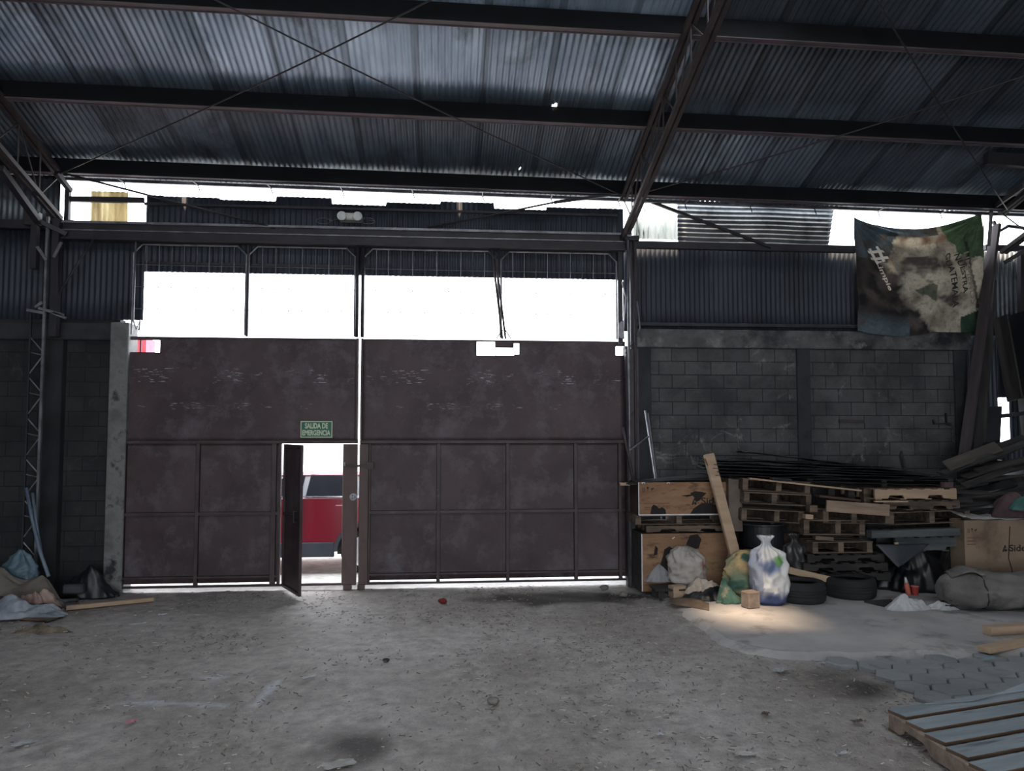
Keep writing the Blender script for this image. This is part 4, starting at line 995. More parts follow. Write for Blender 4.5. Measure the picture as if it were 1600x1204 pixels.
def put(mb, name, mat, label, cat, group=None, smooth=True, base=None): return tag(mb.build(name, mat, smooth=smooth), label, cat, group)
def gp(px, py, z=SLAB): p = G(px, py, z); return (p.x, p.y, z)
def mw(px0, px1, Y): return P(px1, 800, Y).x - P(px0, 800, Y).x
# black plastic mass at the right stack
b = gp(1452, 921); put(heap((b[0] - .12, 10.15, SLAB), .52, .4, .74, 2, .55), 'black_plastic_heap', blackpl, 'heap of black plastic film beneath the right pallet stack', 'plastic sheet')
# oil drum
dY = 10.35; dc = P(1190, 860, dY)
dr = thing('oil_drum', 'black steel drum behind the tied grey sacks, under the left pallets', 'drum', (dc.x, dY, SLAB))
zt_ = P(1190, 822, dY - .3).z - SLAB
MB().tube([(dc.x, dY, SLAB + z) for z in (0, .02, .30 * zt_, .32 * zt_, .34 * zt_, .64 * zt_, .66 * zt_, .68 * zt_, zt_ - .015, zt_)], [.30, .30, .295, .307, .295, .295, .307, .295, .295, .30], 36).build('shell', blkplast, dr, smooth=False)
MB().tube([(dc.x - .0, dY, SLAB + zt_), (dc.x, dY, SLAB + zt_ + .012)], .31, 36).build('rim', M('drum_rim', L(60, 62, 66), L(80, 82, 86), 3, rough=.5, metal=.4), dr)
MB().tube([(dc.x + .1, dY - .12, SLAB + zt_ + .012), (dc.x + .1, dY - .12, SLAB + zt_ + .028)], .03, 14).build('bung_cap', steel, dr)
# black tied rubbish bag beside drum
b = gp(1243, 918); put(bag('x', '', '', (b[0] + .05, 10.12, SLAB), .19, .16, .76, 5, None, full, 9, .16, .2, tilt=(-.14, 0)), 'black_rubbish_bag', M('shiny_dark_grey_bag', L(44, 44, 46), L(66, 64, 64), 3, rough=.4, bump=.5, bs=9, dist=.02), 'dark grey tied rubbish bag standing right of the drum', 'bag')
# ------------------------------------------------------------------ crates
def px_box(pl, pr, pt, pb, Y):
    A, B = P(pl, (pt + pb) / 2, Y), P(pr, (pt + pb) / 2, Y); m = (pl + pr) / 2
    return A.x, B.x, P(m, pb, Y).z, P(m, pt, Y).z
ink = M('black_stencil_ink', L(24, 22, 22), L(34, 30, 30), 8, rough=.8, bump=0)
inkb = M('faded_brown_ink', L(96, 62, 50), L(110, 74, 60), 8, rough=.8, bump=0)
whiteedge = M('white_edge_tape', L(186, 190, 194), L(206, 208, 210), 6, rough=.6, bump=0)
def logo_a(parent, x, y, z, s, mat):
    """the small peaked mark before the lettering"""
    m = MB()
    m.prism([(x, y, z), (x + s * .28, y, z), (x + s * .5, y, z + s * .95), (x + s * .38, y, z + s * .95)], (0, .002, 0))
    m.prism([(x + s * .42, y, z + s * .95), (x + s * .56, y, z + s * .95), (x + s * .62, y, z + s * .45), (x + s * .5, y, z + s * .5)], (0, .002, 0))
    m.tube([(x + s * .55, y + .002, z + s * .2), (x + s * .55, y - .0, z + s * .2)], s * .2, 14)
    m.tube([(x + s * .98, y + .002, z + s * .28), (x + s * .98, y - .0, z + s * .28)], s * .08, 10)
    m.build('printed_mark', mat, parent)
def care_marks(parent, x, y, z, s, mat):
    m = MB()
    m.prism([(x, y, z), (x + s * .1, y, z), (x + s * .1, y, z + s), (x, y, z + s)], (0, .002, 0)); m.prism([(x + s * .42, y, z), (x + s * .52, y, z), (x + s * .52, y, z + s), (x + s * .42, y, z + s)], (0, .002, 0))
    m.prism([(x - s * .1, y, z - s * .16), (x + s * .62, y, z - s * .16), (x + s * .62, y, z - s * .04), (x - s * .1, y, z - s * .04)], (0, .002, 0))
    c = x + s * 1.35
    m.prism([(c - s * .3, y, z + s * 1.1), (c + s * .3, y, z + s * 1.1), (c + s * .1, y, z + s * .5), (c - s * .1, y, z + s * .5)], (0, .002, 0))
    m.prism([(c - s * .05, y, z), (c + s * .05, y, z), (c + s * .05, y, z + s * .5), (c - s * .05, y, z + s * .5)], (0, .002, 0))
    c = x + s * 2.4
    m.prism([(c - s * .45, y, z + s * .6), (c + s * .5, y, z + s * .9), (c + s * .5, y, z + s * .6), (c + s * .1, y, z + s * .45), (c + s * .1, y, z), (c - s * .05, y, z), (c - s * .05, y, z + s * .45)], (0, .002, 0))
    m.build('handling_symbols', mat, parent)
cY = 10.2
x0, x1, z0, z1 = px_box(998, 1138, 753, 804, cY)
uc = thing('plywood_crate', 'upper plywood crate with printed lettering, under a dark sheet', 'crate', ((x0 + x1) / 2, cY + .4, z0))
MB().span(x0, x1, cY, cY + .02, z0, z1).build('front_panel', crate, uc, bevel=.003)
MB().span(x0 - .0, x0 + .02, cY + .02, cY + .5, z0, z1).build('side_panel', cratedark, uc, bevel=.003)
MB().span(x1 - .02, x1, cY + .02, cY + .5, z0, z1).build('side_panel', cratedark, uc, bevel=.003)
MB().span(x0 + .02, x1 - .02, cY + .48, cY + .5, z0, z1).build('back_panel', cratedark, uc); MB().span(x0 + .02, x1 - .02, cY + .02, cY + .48, z1 - .02, z1).build('lid', cratedark, uc)
MB().span(x0 - .006, x0 + .006, cY - .006, cY, z0, z1).build('edge_tape', whiteedge, uc); MB().span(x0 + .006, x1 - .1, cY - .006, cY, z0 - .004, z0 + .012).build('edge_tape', whiteedge, uc)
k = (x1 - x0) / 140
text_mesh('Sidel', 'lettering', ink, uc, lambda a, b: Vector((x0 + k * 97 + a, cY - .0015, z0 + k * 16 + b)), k * 32, k * 10, bold=.02)
logo_a(uc, x0 + k * 82, cY - .0015, z0 + k * 15, k * 11, ink)
care_marks(uc, x0 + k * 6, cY - .0015, z0 + k * 36, k * 6, ink)
for i, (a_, w_, zz_) in enumerate(((8, 40, 17), (9, 9, 11), (9, 9, 8))): MB().span(x0 + k * a_, x0 + k * (a_ + w_), cY - .0015, cY, z0 + k * zz_, z0 + k * (zz_ + 1.2)).build('printed_line', inkb, uc)
for px in (1005, 1044):
    q = P(px, 753, cY); MB().tube([(q.x - .02, cY - .006, q.z - .02), (q.x - .01, cY - .012, q.z - .004), (q.x + .012, cY - .012, q.z - .004), (q.x + .02, cY - .006, q.z - .02)], .006, 6).build('clip', whiteedge, uc)
def stainp(parent, pts, Y, name='scorch_stain'):
    MB().prism([P(px + 1.2 * nz(px, py), py + 1.2 * nz(py, px), Y) for px, py in pts], (0, .0012, 0)).build(name, scorch, parent)
scorch = M('black_scorch_stain', L(20, 17, 17), L(34, 27, 25), 8, rough=.9, bump=0)
stainp(uc, [(1016, 804), (1018, 792), (1021, 788), (1026, 790), (1030, 794), (1035, 792), (1040, 796), (1041, 804)], cY - .003)
stainp(uc, [(1078, 803), (1084, 794), (1094, 787), (1104, 785), (1116, 788), (1124, 790), (1124, 803)], cY - .003)
stainp(uc, [(1078, 770), (1086, 767), (1096, 768), (1104, 770), (1098, 776), (1094, 781), (1088, 784), (1086, 778)], cY - .003)
stainp(uc, [(1064, 774), (1080, 772), (1082, 774), (1074, 776)], cY - .003)
# pallets between the crates
pallet('pallet with light blocks under the upper plywood crate', 993, 1138, 805, 819, cY - .02, D=.52, style='open', mat=owood, tl=.010)
pallet('notched brown pallet resting on the lower plywood crate', 1010, 1140, 820, 831, cY + .02, D=.48, style='notched', mat=owood, tl=.008)
x0, x1, z0, z1 = px_box(1003, 1143, 833, 917, cY)
z0 = SLAB + .002
loc_ = thing('plywood_crate', 'lower plywood crate standing on the floor with a black scorch stain', 'crate', ((x0 + x1) / 2, cY + .4, z0))
MB().span(x0, x1, cY, cY + .02, z0, z1).build('front_panel', crate, loc_, bevel=.003)
MB().span(x0, x0 + .02, cY + .02, cY + .5, z0, z1).build('side_panel', dwood, loc_, bevel=.003); MB().span(x1 - .02, x1, cY + .02, cY + .5, z0, z1).build('side_panel', dwood, loc_, bevel=.003)
MB().span(x0 + .02, x1 - .02, cY + .48, cY + .5, z0, z1).build('back_panel', dwood, loc_); MB().span(x0 + .02, x1 - .02, cY + .02, cY + .48, z1 - .02, z1).build('lid', dwood, loc_)
MB().span(x0 - .006, x0 + .006, cY - .006, cY, z0, z1).build('edge_tape', whiteedge, loc_)
q = P(1052, 840, cY); MB().tube([(q.x - .015, cY - .004, q.z - .01), (q.x, cY - .012, q.z), (q.x + .015, cY - .004, q.z + .01)], .008, 6).build('clip', whiteedge, loc_)
stainp(loc_, [(1026, 908), (1030, 888), (1036, 868), (1038, 858), (1046, 853), (1053, 858), (1052, 870), (1058, 884), (1060, 908)], cY - .003)
stainp(loc_, [(1021, 868), (1024, 852), (1028, 856), (1027, 866)], cY - .003)
stainp(loc_, [(1072, 850), (1078, 836), (1090, 834), (1096, 842), (1092, 856), (1080, 858)], cY - .003, 'smudge_stain')
# upright side board right of crates
x0, x1, z0, z1 = px_box(1139, 1160, 747, 830, 10.1)
tag(MB().span(x0, x1, 10.1, 10.75, z0, z1).build('upright_box', M('grey_brown_board', L(84, 74, 68), L(110, 98, 90), 2, rough=.9, bump=.2), bevel=.004), 'tall narrow grey brown box between the upper crate and the pallets', 'box')
x0, x1, z0, z1 = px_box(1142, 1164, 833, 905, 10.45)
tag(MB().span(x0 + .02, x1 - .05, 10.5, 10.9, SLAB, z1).build('support_box', dwood, bevel=.004), 'sooty box on the floor behind the leaning post', 'box')
# small pale block at far left on crate
plank('small pale timber end sticking out left of the upper crate', (968, 756), (984, 756), 10.5, 10.5, .06, .04, pwood)
# leaning post and beam
pt = thing('leaning_beam', 'fresh pine post leaning upright in front of the crates', 'beam', tuple(P(1147, 868, 9.85)))
MB().bar(P(1107, 709, 10.08), P(1149, 869, 9.82), .135, .07, up=(0, -1, .2)).build('timber', pwood, pt, bevel=.006)
MB().bar(P(1101, 716, 10.045), P(1135, 800, 9.93), .012, .03, up=(0, -1, .2)).build('bark_edge', M('dark_bark_edge', L(90, 64, 46), L(120, 88, 64), 4, bump=.4), pt)
plank('pine timber lying from the leaning post down onto the tyre', (1137, 868), (1296, 905), 9.99, 9.74, .05, .085, pwood, name='timber_beam', cat='beam')
# ------------------------------------------------------------------ tyres
def tyre(label, px, pyb, rpx, Y=None):
    b = gp(px, pyb); rr = rpx / F * (b[1]) * 1.0; Yc = b[1] + rr * .92
    t = thing('tyre', label, 'tyre', (b[0], Yc, SLAB), group='tyres lying in front of the pallets'); H = .25; m = MB()
    prof = [(.60, .03), (.70, .0), (.9, .0), (.97, .025), (1, .07), (1, .18), (.97, .225), (.9, .25), (.70, .25), (.60, .22), (.62, .2), (.72, .22), (.88, .22), (.94, .19), (.94, .06), (.88, .03), (.72, .03), (.62, .05)]
    np_ = len(prof)
    def fn(u, v):
        i = int(round(v * np_)) % np_; a = 2 * math.pi * u; r = rr * prof[i][0]
        if i in (4, 5) : r *= 1 - .006 * (int(u * 96) % 2)
        return (b[0] + r * math.cos(a), Yc + r * math.sin(a), SLAB + prof[i][1])
    m.grid(fn, 96, np_, wrap=True); m.build('casing', rubber, t, smooth=True)
    g = MB()
    for zz in (.09, .125, .16): g.tube([(b[0] + (rr + .001) * math.cos(2 * math.pi * k / 64), Yc + (rr + .001) * math.sin(2 * math.pi * k / 64), SLAB + zz) for k in range(65)], .004, 4, caps=False)
    g.build('tread_groove', blkplast, t)
    return t
tyre('black tyre with the pine timber resting on it', 1268, 945, 39)
tyre('black tyre right of the one carrying the timber', 1347, 938, 41)
# ------------------------------------------------------------------ sacks in front of the crates
def kpos(px, py, z=SLAB): return G(px, py, z)
q = kpos(1078, 928); Yb = q.y + .12
put(bag('', '', '', (P(1075, 900, Yb).x, Yb, SLAB + .11), .25, .22, .50, 11, None, [(0, .7), (.1, .95), (.4, 1), (.7, .95), (.88, .72), (.96, .45), (1, .3)], 13, .12, .14, tilt=(-.06, 0)), 'grey_sack', M('dusty_grey_sack', L(150, 144, 138), L(182, 176, 170), 3, rough=.85, bump=.5, bs=12, stain=(L(110, 104, 98), 3, .52, .7), dist=.02), 'largest dusty grey sack at the left of the bag group', 'bag')
q = kpos(1118, 925); put(bag('', '', '', (P(1118, 890, q.y + .35).x, q.y + .35, SLAB + .18), .21, .17, .30, 17, None, loose, 9, .1, .2), 'grey_sack', greybag, 'small light grey sack behind the big sack, left of the green one', 'bag')
q = kpos(1030, 925); put(heap((P(1031, 900, q.y + .1).x, q.y + .1, SLAB + .14), .22, .16, .22, 23, .8), 'crumpled_bag', greybag, 'crumpled light grey bag at the far left of the sacks', 'bag')
# small pallet bits they stand on
q = kpos(1061, 934)
tag(MB().box((q.x, q.y + .07, SLAB + .075), (.19, .14, .15), Euler((0, 0, .25)).to_matrix()).build('timber_block', pwood, bevel=.005), 'light pine block on the floor under the big grey sack', 'block')
sp = thing('sack_stand', 'low dark wooden stand beneath the left sacks', 'stand', (P(1060, 910, 9.95).x, 9.95, SLAB))
for dx_ in (-.32, .3): MB().box((P(1066, 910, 9.95).x + dx_, 9.95, SLAB + .045), (.08, .3, .09)).build('foot', dwood, sp)
MB().box((P(1066, 910, 9.95).x, 9.95, SLAB + .10), (.8, .34, .02)).build('top_board', dwood, sp)
q = kpos(1122, 940); put(heap((q.x, q.y + .25, SLAB), .36, .24, .20, 31, .4), 'black_bag', blackpl, 'low black plastic bag beneath the cream cloth', 'bag')
q = kpos(1106, 936); put(heap((q.x, q.y + .14, SLAB + .06), .23, .15, .24, 37, .55, edge=.5), 'cream_cloth', creamcl, 'crumpled cream cloth draped over the low black bag', 'cloth')
gs = bag('', '', '', (P(1163, 900, 9.72).x, 9.66, SLAB + .05), .30, .15, .56, 41, None, [(0, .75), (.1, 1), (.4, 1), (.7, .9), (.9, .66), (1, .35)], 7, .1, .22, tilt=(.06, .05))
colg = []
for v in gs.v:
    n_ = nz(v.x * 4, v.z * 4, 2); c_ = mixc(L(84, 104, 84), L(128, 136, 110), .5 + n_)
    c_ = mixc(c_, L(196, 168, 120), (nz(v.x * 3 + 1, v.z * 3, 8) - .08) * 4); c_ = mixc(c_, L(54, 92, 80), (nz(v.x * 6, v.z * 6, 30) - .25) * 6)
    colg.append(c_)
tag(gs.build('green_sack', attr_material('green_mesh_sack', .8, 14, .3, .9, 3.2, dist=.03, crease=True), smooth=True, colors=colg), 'green mesh sack with tan contents right of the cream cloth', 'bag')
q = kpos(1146, 944); put(heap((q.x, q.y + .1, SLAB), .16, .10, .24, 45, .6, edge=.6, peak=(-.02, .08)), 'green_net_scrap', M('bright_green_net', L(48, 84, 74), L(84, 116, 102), 5, rough=.85, bump=.6, stain=(L(150, 140, 118), 6, .55, .65)), 'torn green netting hanging down from the green sack', 'netting')
q = kpos(1177, 951)
tag(MB().box((q.x, q.y + .08, SLAB + .1), (.18, .15, .20), Euler((0, 0, .35)).to_matrix()).build('stone_block', M('brown_grey_stone', L(112, 100, 90), L(146, 132, 120), 6, rough=.95, bump=.6), bevel=.012), 'brownish stone block on the floor left of the white bag', 'block')
b = kpos(1216, 948); wb = bag('', '', '', (b.x, b.y + .2, SLAB), .235, .20, .84, 53, None, full, 10, .2, .16, tilt=(-.06, 0), nr=40, na=72)
colw = []
for v in wb.v:
    t = (v.z - SLAB) / .84; n_ = nz(v.x * 5, v.z * 3, 4)
    c_ = mixc(L(196, 198, 202), L(216, 216, 214), .5 + n_)
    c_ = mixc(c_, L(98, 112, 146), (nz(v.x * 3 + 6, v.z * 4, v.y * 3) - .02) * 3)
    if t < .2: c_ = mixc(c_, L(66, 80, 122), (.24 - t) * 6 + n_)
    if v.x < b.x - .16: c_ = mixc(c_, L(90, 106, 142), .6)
    d_ = math.hypot(v.x - (b.x + .04), (v.z - .60) * .9)
    if d_ < .07 and v.y < b.y + .2: c_ = mixc(c_, L(86, 140, 66), 1.4 - d_ * 14)
    colw.append(c_)
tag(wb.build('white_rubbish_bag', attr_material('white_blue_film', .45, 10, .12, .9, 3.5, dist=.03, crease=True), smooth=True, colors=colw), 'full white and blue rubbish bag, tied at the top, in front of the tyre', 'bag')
hd = P(1092, 878, 10.0)
tag(MB().tube([hd + Vector((-.05, 0, -.08)), hd + Vector((-.05, 0, .03)), hd + Vector((.0, 0, .06)), hd + Vector((.05, 0, .03)), hd + Vector((.05, 0, -.3))], .013, 8).build('tool_handle', M('dull_red_handle', L(150, 70, 66), L(170, 90, 84), 3, rough=.6, bump=0), smooth=True), 'dull red D-shaped tool handle between the grey sacks', 'handle')
def slabp(pts, h=.012): return MB().prism([Vector((G(*p, SLAB).x, G(*p, SLAB).y, SLAB + .002)) for p in pts], (0, 0, h))
# dark flap of cardboard on floor
def cf(u, v):
    a_ = G(1042 + 66 * u, 942 + 12 * u, SLAB); b_ = G(1046 + 62 * u, 936 + 10 * u, SLAB); p = a_.lerp(b_, v); return (p.x, p.y, SLAB + .004 + .05 * v * math.sin(u * 2.6) + .01 * nz(u * 6, v * 3))
tag(MB().grid(cf, 20, 4).build('cardboard_scrap', M('torn_tan_cardboard', L(84, 70, 58), L(112, 96, 80), 6, rough=.95, bump=.3), smooth=True, solid=.008), 'torn flap of cardboard on the floor in front of the sacks', 'cardboard')
# ------------------------------------------------------------------ right side
cbY = 9.75
x0, x1, z0, z1 = px_box(1508, 1660, 812, 915, cbY); z0 = SLAB
cb_ = thing('cardboard_box', 'large cardboard box with printed lettering at the right edge', 'box', ((x0 + x1) / 2, cbY + .15, z0))
MB().span(x0, x1, cbY, cbY + .012, z0, z1).build('front_panel', card, cb_)
MB().span(x0, x0 + .012, cbY + .012, cbY + .3, z0, z1).build('side_panel', card, cb_); MB().span(x1 - .012, x1, cbY + .012, cbY + .3, z0, z1).build('side_panel', card, cb_)
MB().span(x0 + .012, x1 - .012, cbY + .288, cbY + .3, z0, z1).build('back_panel', card, cb_)
def lidf(u, v): x = x0 + (x1 - x0) * u; return (x, cbY + .01 + .29 * v, z1 + .012 + .05 * v + .03 * nz(u * 5, v * 3, 5) + (.03 if u < .08 else 0))
MB().grid(lidf, 24, 8).build('top_flap', cardpale, cb_, smooth=True, solid=.006)
k = F and (P(1600, 850, cbY).x - P(1500, 850, cbY).x) / 100
tx = P(1577, 860, cbY).x; tz = P(1590, 861, cbY).z
text_mesh('Sidel', 'lettering', ink, cb_, lambda a, b: Vector((tx + a, cbY - .0015, tz + b)), k * 29, k * 10, bold=.02)
logo_a(cb_, P(1566, 860, cbY).x, cbY - .0015, tz - .002, k * 10, ink)
care_marks(cb_, P(1512, 830, cbY).x, cbY - .0015, P(1516, 831, cbY).z, k * 5, ink)
for a_, w_, py in ((1511, 28, 840), (1511, 14, 845), (1511, 14, 850)): q = P(a_, py, cbY); MB().span(q.x, q.x + w_ * k, cbY - .0015, cbY, q.z - .007, q.z + .007).build('printed_line', inkb, cb_)
MB().tube([P(1578, 822, cbY - .01), P(1577, 850, cbY - .01), P(1576, 872, cbY - .01), P(1581, 888, cbY - .01), P(1583, 906, cbY - .01)], .005, 5).build('loose_string', steel, cb_)
q = P(1583, 812, cbY - .03); put(heap((q.x, cbY + .1, z1 + .04), .1, .08, .08, 77, 1.0, edge=.7), 'dark_rag', blkplast, 'small black rag on top of the cardboard box', 'rag')
# rolled tarpaulin
rA, rB = kpos(1476, 958), kpos(1640, 972)
tp = thing('tarpaulin_roll', 'rolled grey tarpaulin bundle tied with cord on the floor at right', 'tarpaulin', tuple(rA))
axis0 = Vector((P(1470, 930, rA.y + .25).x, rA.y + .27, SLAB)); axis1 = Vector((P(1720, 930, rA.y + .1).x, rA.y - .02, SLAB))
def rollf(u, v):
    c = axis0.lerp(axis1, v); a = 2 * math.pi * u; dr_ = (axis1 - axis0).normalized(); sd2 = Vector((-dr_.y, dr_.x, 0))
    tie = min(abs(v - .22), abs(v - .56)); pin = 1 - .10 * math.exp(-(tie / .03) ** 2)
    end = min(1, (v / .14)) ** .5 if v < .14 else 1
    r = (.235) * pin * (.45 + .55 * end) * (1 + .14 * noise.noise(Vector((math.cos(a) * 1.5, math.sin(a) * 1.5, v * 3))) + .11 * (1 - 3 * abs(noise.noise(Vector((math.cos(a) * 2 + 3, math.sin(a) * 2, v * 5 + math.cos(a) * 1.5))))))
    r *= 1 + .05 * tri(u * 3 + v * 2.1) + .035 * tri(u * 5 - v * 4.3) + .02 * tri(v * 9 + u * 2)
    z = .215 + math.sin(a) * r * .9
    return c + sd2 * math.cos(a) * r * 1.12 + Vector((0, 0, max(0.0, z)))
rm = MB().grid(rollf, 48, 70, wrap=True); rm.f.append(tuple(range(48))); rm.f.append(tuple(48 * 70 + i for i in range(48)))
rm.build('cloth_roll', greyfab, tp, smooth=True)
for v in (.22, .56):
    pts = [Vector(rollf(i / 24, v)) + (Vector(rollf(i / 24, v)) - axis0.lerp(axis1, v) - Vector((0, 0, .21))).normalized() * .006 for i in range(25)]
    MB().tube(pts, .009, 5).build('binding_cord', steel, tp)
MB().grid(lambda u, v: Vector(rollf(.2 + .14 * v, .05 + .2 * u)) + Vector((0, .02, .02 + .02 * math.sin(3 * u))), 16, 6).build('loose_fold', greyfab, tp, smooth=True, solid=.008)
q = P(1594, 925, rA.y - .1); put(heap((P(1600, 935, 9.15).x, 9.0, SLAB), .14, .1, .34, 91, .5), 'pale_blue_bag', M('pale_grey_blue_plastic', L(120, 132, 142), L(150, 160, 168), 3, rough=.5, bump=.4), 'pale grey blue bag in front of the tarpaulin roll at the right edge', 'bag')
# cloths, cables, bottle, cup
q = kpos(1426, 955); put(heap((q.x, q.y + .13, SLAB), .27, .13, .17, 101, .8, edge=.35), 'white_sack_cloth', whitecl, 'crumpled off white sack cloth on the floor, left of the tarpaulin', 'cloth')
q = kpos(1494, 953); put(heap((q.x, q.y + .12, SLAB), .30, .13, .12, 107, 1.0, edge=.6), 'white_rag', whitecl, 'torn white rag lying under the tangled black cable', 'cloth')
q = kpos(1502, 953); rnd = random.Random(2); pts = []
for i in range(46):
    a_ = i * .62; rr_2 = .09 + .05 * math.sin(i * 1.7); pts.append((q.x + rr_2 * 1.5 * math.cos(a_) + .04 * rnd.uniform(-1, 1), q.y + .03 + rr_2 * .7 * math.sin(a_), SLAB + .085 + .035 * math.sin(i * .9)))
pts += [(q.x + .3, q.y - .0, SLAB + .012), (q.x + .45, q.y - .02, SLAB + .01)]
tag(MB().tube(pts, .007, 5).build('tangled_cable', blkplast, smooth=True), 'tangled black cable on the white rag in front of the tarpaulin', 'cable')
q = kpos(1424, 929); bt = thing('plastic_bottle', 'small plastic bottle with an orange label beside the red cup', 'bottle', (q.x - .04, q.y, SLAB), (0, R(-9), 0))
MB().tube([(0, 0, z) for z in (.0, .01, .05, .13, .16)], [.028, .033, .033, .033, .026], 16).build('body', orangepl, bt, local=True, smooth=True)
MB().tube([(0, 0, z) for z in (.16, .19, .215, .235)], [.026, .02, .014, .013], 16).build('neck', lens, bt, local=True, smooth=True)
MB().tube([(0, 0, .235), (0, 0, .255)], .015, 16).build('cap', blkplast, bt, local=True)
cu = thing('plastic_cup', 'red plastic cup standing on the floor under the pallets', 'cup', (q.x + .05, q.y, SLAB))
MB().tube([(q.x + .05, q.y, SLAB), (q.x + .05, q.y, SLAB + .11)], [.038, .05], 20).build('cup_wall', redpl, cu, smooth=False)
MB().tube([(q.x + .05, q.y, SLAB + .11), (q.x + .05, q.y, SLAB + .115)], .053, 20).build('cup_rim', M('pale_red_rim', L(214, 130, 122), L(220, 140, 130), 3, bump=0), cu)
tag(slabp([(1350, 941), (1392, 938), (1404, 948), (1392, 951)], .02).build('flat_board', dwood), 'flat dark board on the floor between the tyre and the white cloth', 'board')
# pine timbers at right
def timber(label, a, b, za, zb, wd, h):
    A, B = G(*a, SLAB), G(*b, SLAB); A.z = SLAB + h / 2 + za; B.z = SLAB + h / 2 + zb
    o = MB().bar(A, B, wd, h).build('pine_timber', pwood, bevel=.004); return tag(o, label, 'beam', 'fresh pine timbers on the floor at right')
timber('upper pine timber with sawn end on the floor at right', (1542, 992), (1760, 976), .0, .0, .11, .09)
timber('lower thinner pine timber, nearest the camera at right', (1537, 1019), (1760, 975), .0, .0, .12, .055)
# ------------------------------------------------------------------ debris heap at far right
rnd = random.Random(21)
HL = ['long grey', 'short brown', 'split dark', 'thin sooty', 'broad warped', 'narrow charred']
k = 0
dbase = thing  # names only
core = heap((P(1575, 800, 10.8).x, 10.9, SLAB), .95, .42, 1.8, 61, .25); put(core, 'rubble_mound', M('dark_mixed_rubble', L(30, 30, 32), L(58, 54, 52), 7, rough=.95, bump=.8, bs=9, dist=.05), 'dark mound of rubble and boards filling the right corner', 'rubble')
for i in range(24):
    f = i / 23; py = 705 + 78 * f + rnd.uniform(-4, 4); Y = 10.45 - .5 * f + rnd.uniform(-.05, .05)
    xl = 1462 + rnd.uniform(0, 60) + (20 if f < .3 else 0); ln = rnd.uniform(50, 120); sl = rnd.uniform(-.42, -.06) if f < .6 else rnd.uniform(-.3, .08)
    a_ = (xl, py + ln * .12); b_ = (xl + ln, py + ln * .12 + ln * sl)
    plank('%s scrap board %s the corner heap' % (HL[i % 6], ('near the top of', 'in the upper middle of', 'in the lower middle of', 'near the bottom of')[i // 6]),
          a_, b_, Y, Y + rnd.uniform(-.1, .25), rnd.uniform(.08, .16), rnd.uniform(.02, .03), rnd.choice([dwood, dwood, darksheet, dwood]), 'scrap boards in the corner heap', 'scrap_board', roll=rnd.uniform(.1, .7))
plank('broad pale brown board on top of the corner heap', (1479, 728), (1560, 697), 10.2, 10.45, .17, .025, M('dull_tan_board', L(58, 53, 50), L(80, 73, 68), 3, (.5, 4, 4), bump=.2), name='scrap_board', roll=.9)
q = P(1573, 790, 10.0); put(heap((P(1583, 770, 9.9).x, 9.9, P(1583, 806, 9.9).z), .34, .25, .44, 67, .45), 'maroon_cloth', maroon, 'dusty maroon cloth bundle above the cardboard box', 'cloth')
put(heap((P(1604, 780, 9.7).x, 9.7, P(1600, 796, 9.7).z), .24, .2, .24, 71, .4), 'teal_cloth', teal, 'teal cloth bundle at the right edge above the cardboard box', 'cloth')
# leaning sheets and boards in the corner
plank('long dark plank leaning from the bright gap down past the banner', (1556, 352), (1503, 735), 11.2, 10.55, .05, .17, M('dark_maroon_plank', L(44, 38, 42), L(66, 58, 60), 3, (.5, 4, 4), bump=.2), roll=-1.2)
plank('dark plank leaning behind the long one beside the banner', (1548, 440), (1526, 735), 11.3, 10.75, .05, .20, dwood, roll=-1.2)
plank('dark board leaning to the left at the far right wall', (1563, 495), (1586, 625), 11.3, 11.1, .03, .32, dwood, roll=-1.2)
plank('black panel leaning at the right edge under the diagonal bar', (1592, 488), (1612, 690), 11.2, 11.0, .03, .36, darksheet, roll=-1.2)
tag(MB().tube([P(1515, 547, 11.3), P(1512, 715, 11.1)], .02, 8).build('standing_pipe', steel), 'thin upright pipe at the right end of the block wall', 'pipe')
tag(MB().tube([P(1531, 590, 11.2), P(1540, 640, 11.15)], .008, 6).build('thin_rod', palest), 'thin pale rod among the leaning boards', 'rod')
tag(MB().prism([P(1516, 636, 10.95), P(1566, 634, 10.95), P(1562, 705, 10.85), P(1512, 720, 10.85)], (0, .01, 0)).build('ribbed_panel', darksheet), 'dark square panel leaning in the corner below the planks', 'panel')
tag(MB().bar(P(1562, 650, 11.0), P(1604, 645, 11.0), .03, .06).build('cross_bar', steel), 'dark bar crossing the small bright hole in the corner', 'steel bar')
# wall brackets
tag(MB().bar(P(1311, 657, YR - .02), P(1350, 658, YR - .02), .03, .05).build('wall_bracket', rustst), 'short rusty flat bar fixed to the block wall', 'bracket')
wbk = thing('wall_hook', 'dark forked steel hook on the block wall near the corner', 'hook', tuple(P(1470, 660, YR - .04)))
for a_, b_ in (((1459, 655), (1460, 662)), ((1460, 662), (1486, 661)), ((1478, 645), (1479, 662)), ((1479, 662), (1486, 664))): MB().bar(P(*a_, YR - .04), P(*b_, YR - .04), .03, .022).build('hook_bar', steel, wbk)
def down(a, b):
    k = (SLAB - a.z) / (b.z - a.z); return a + (b - a) * k
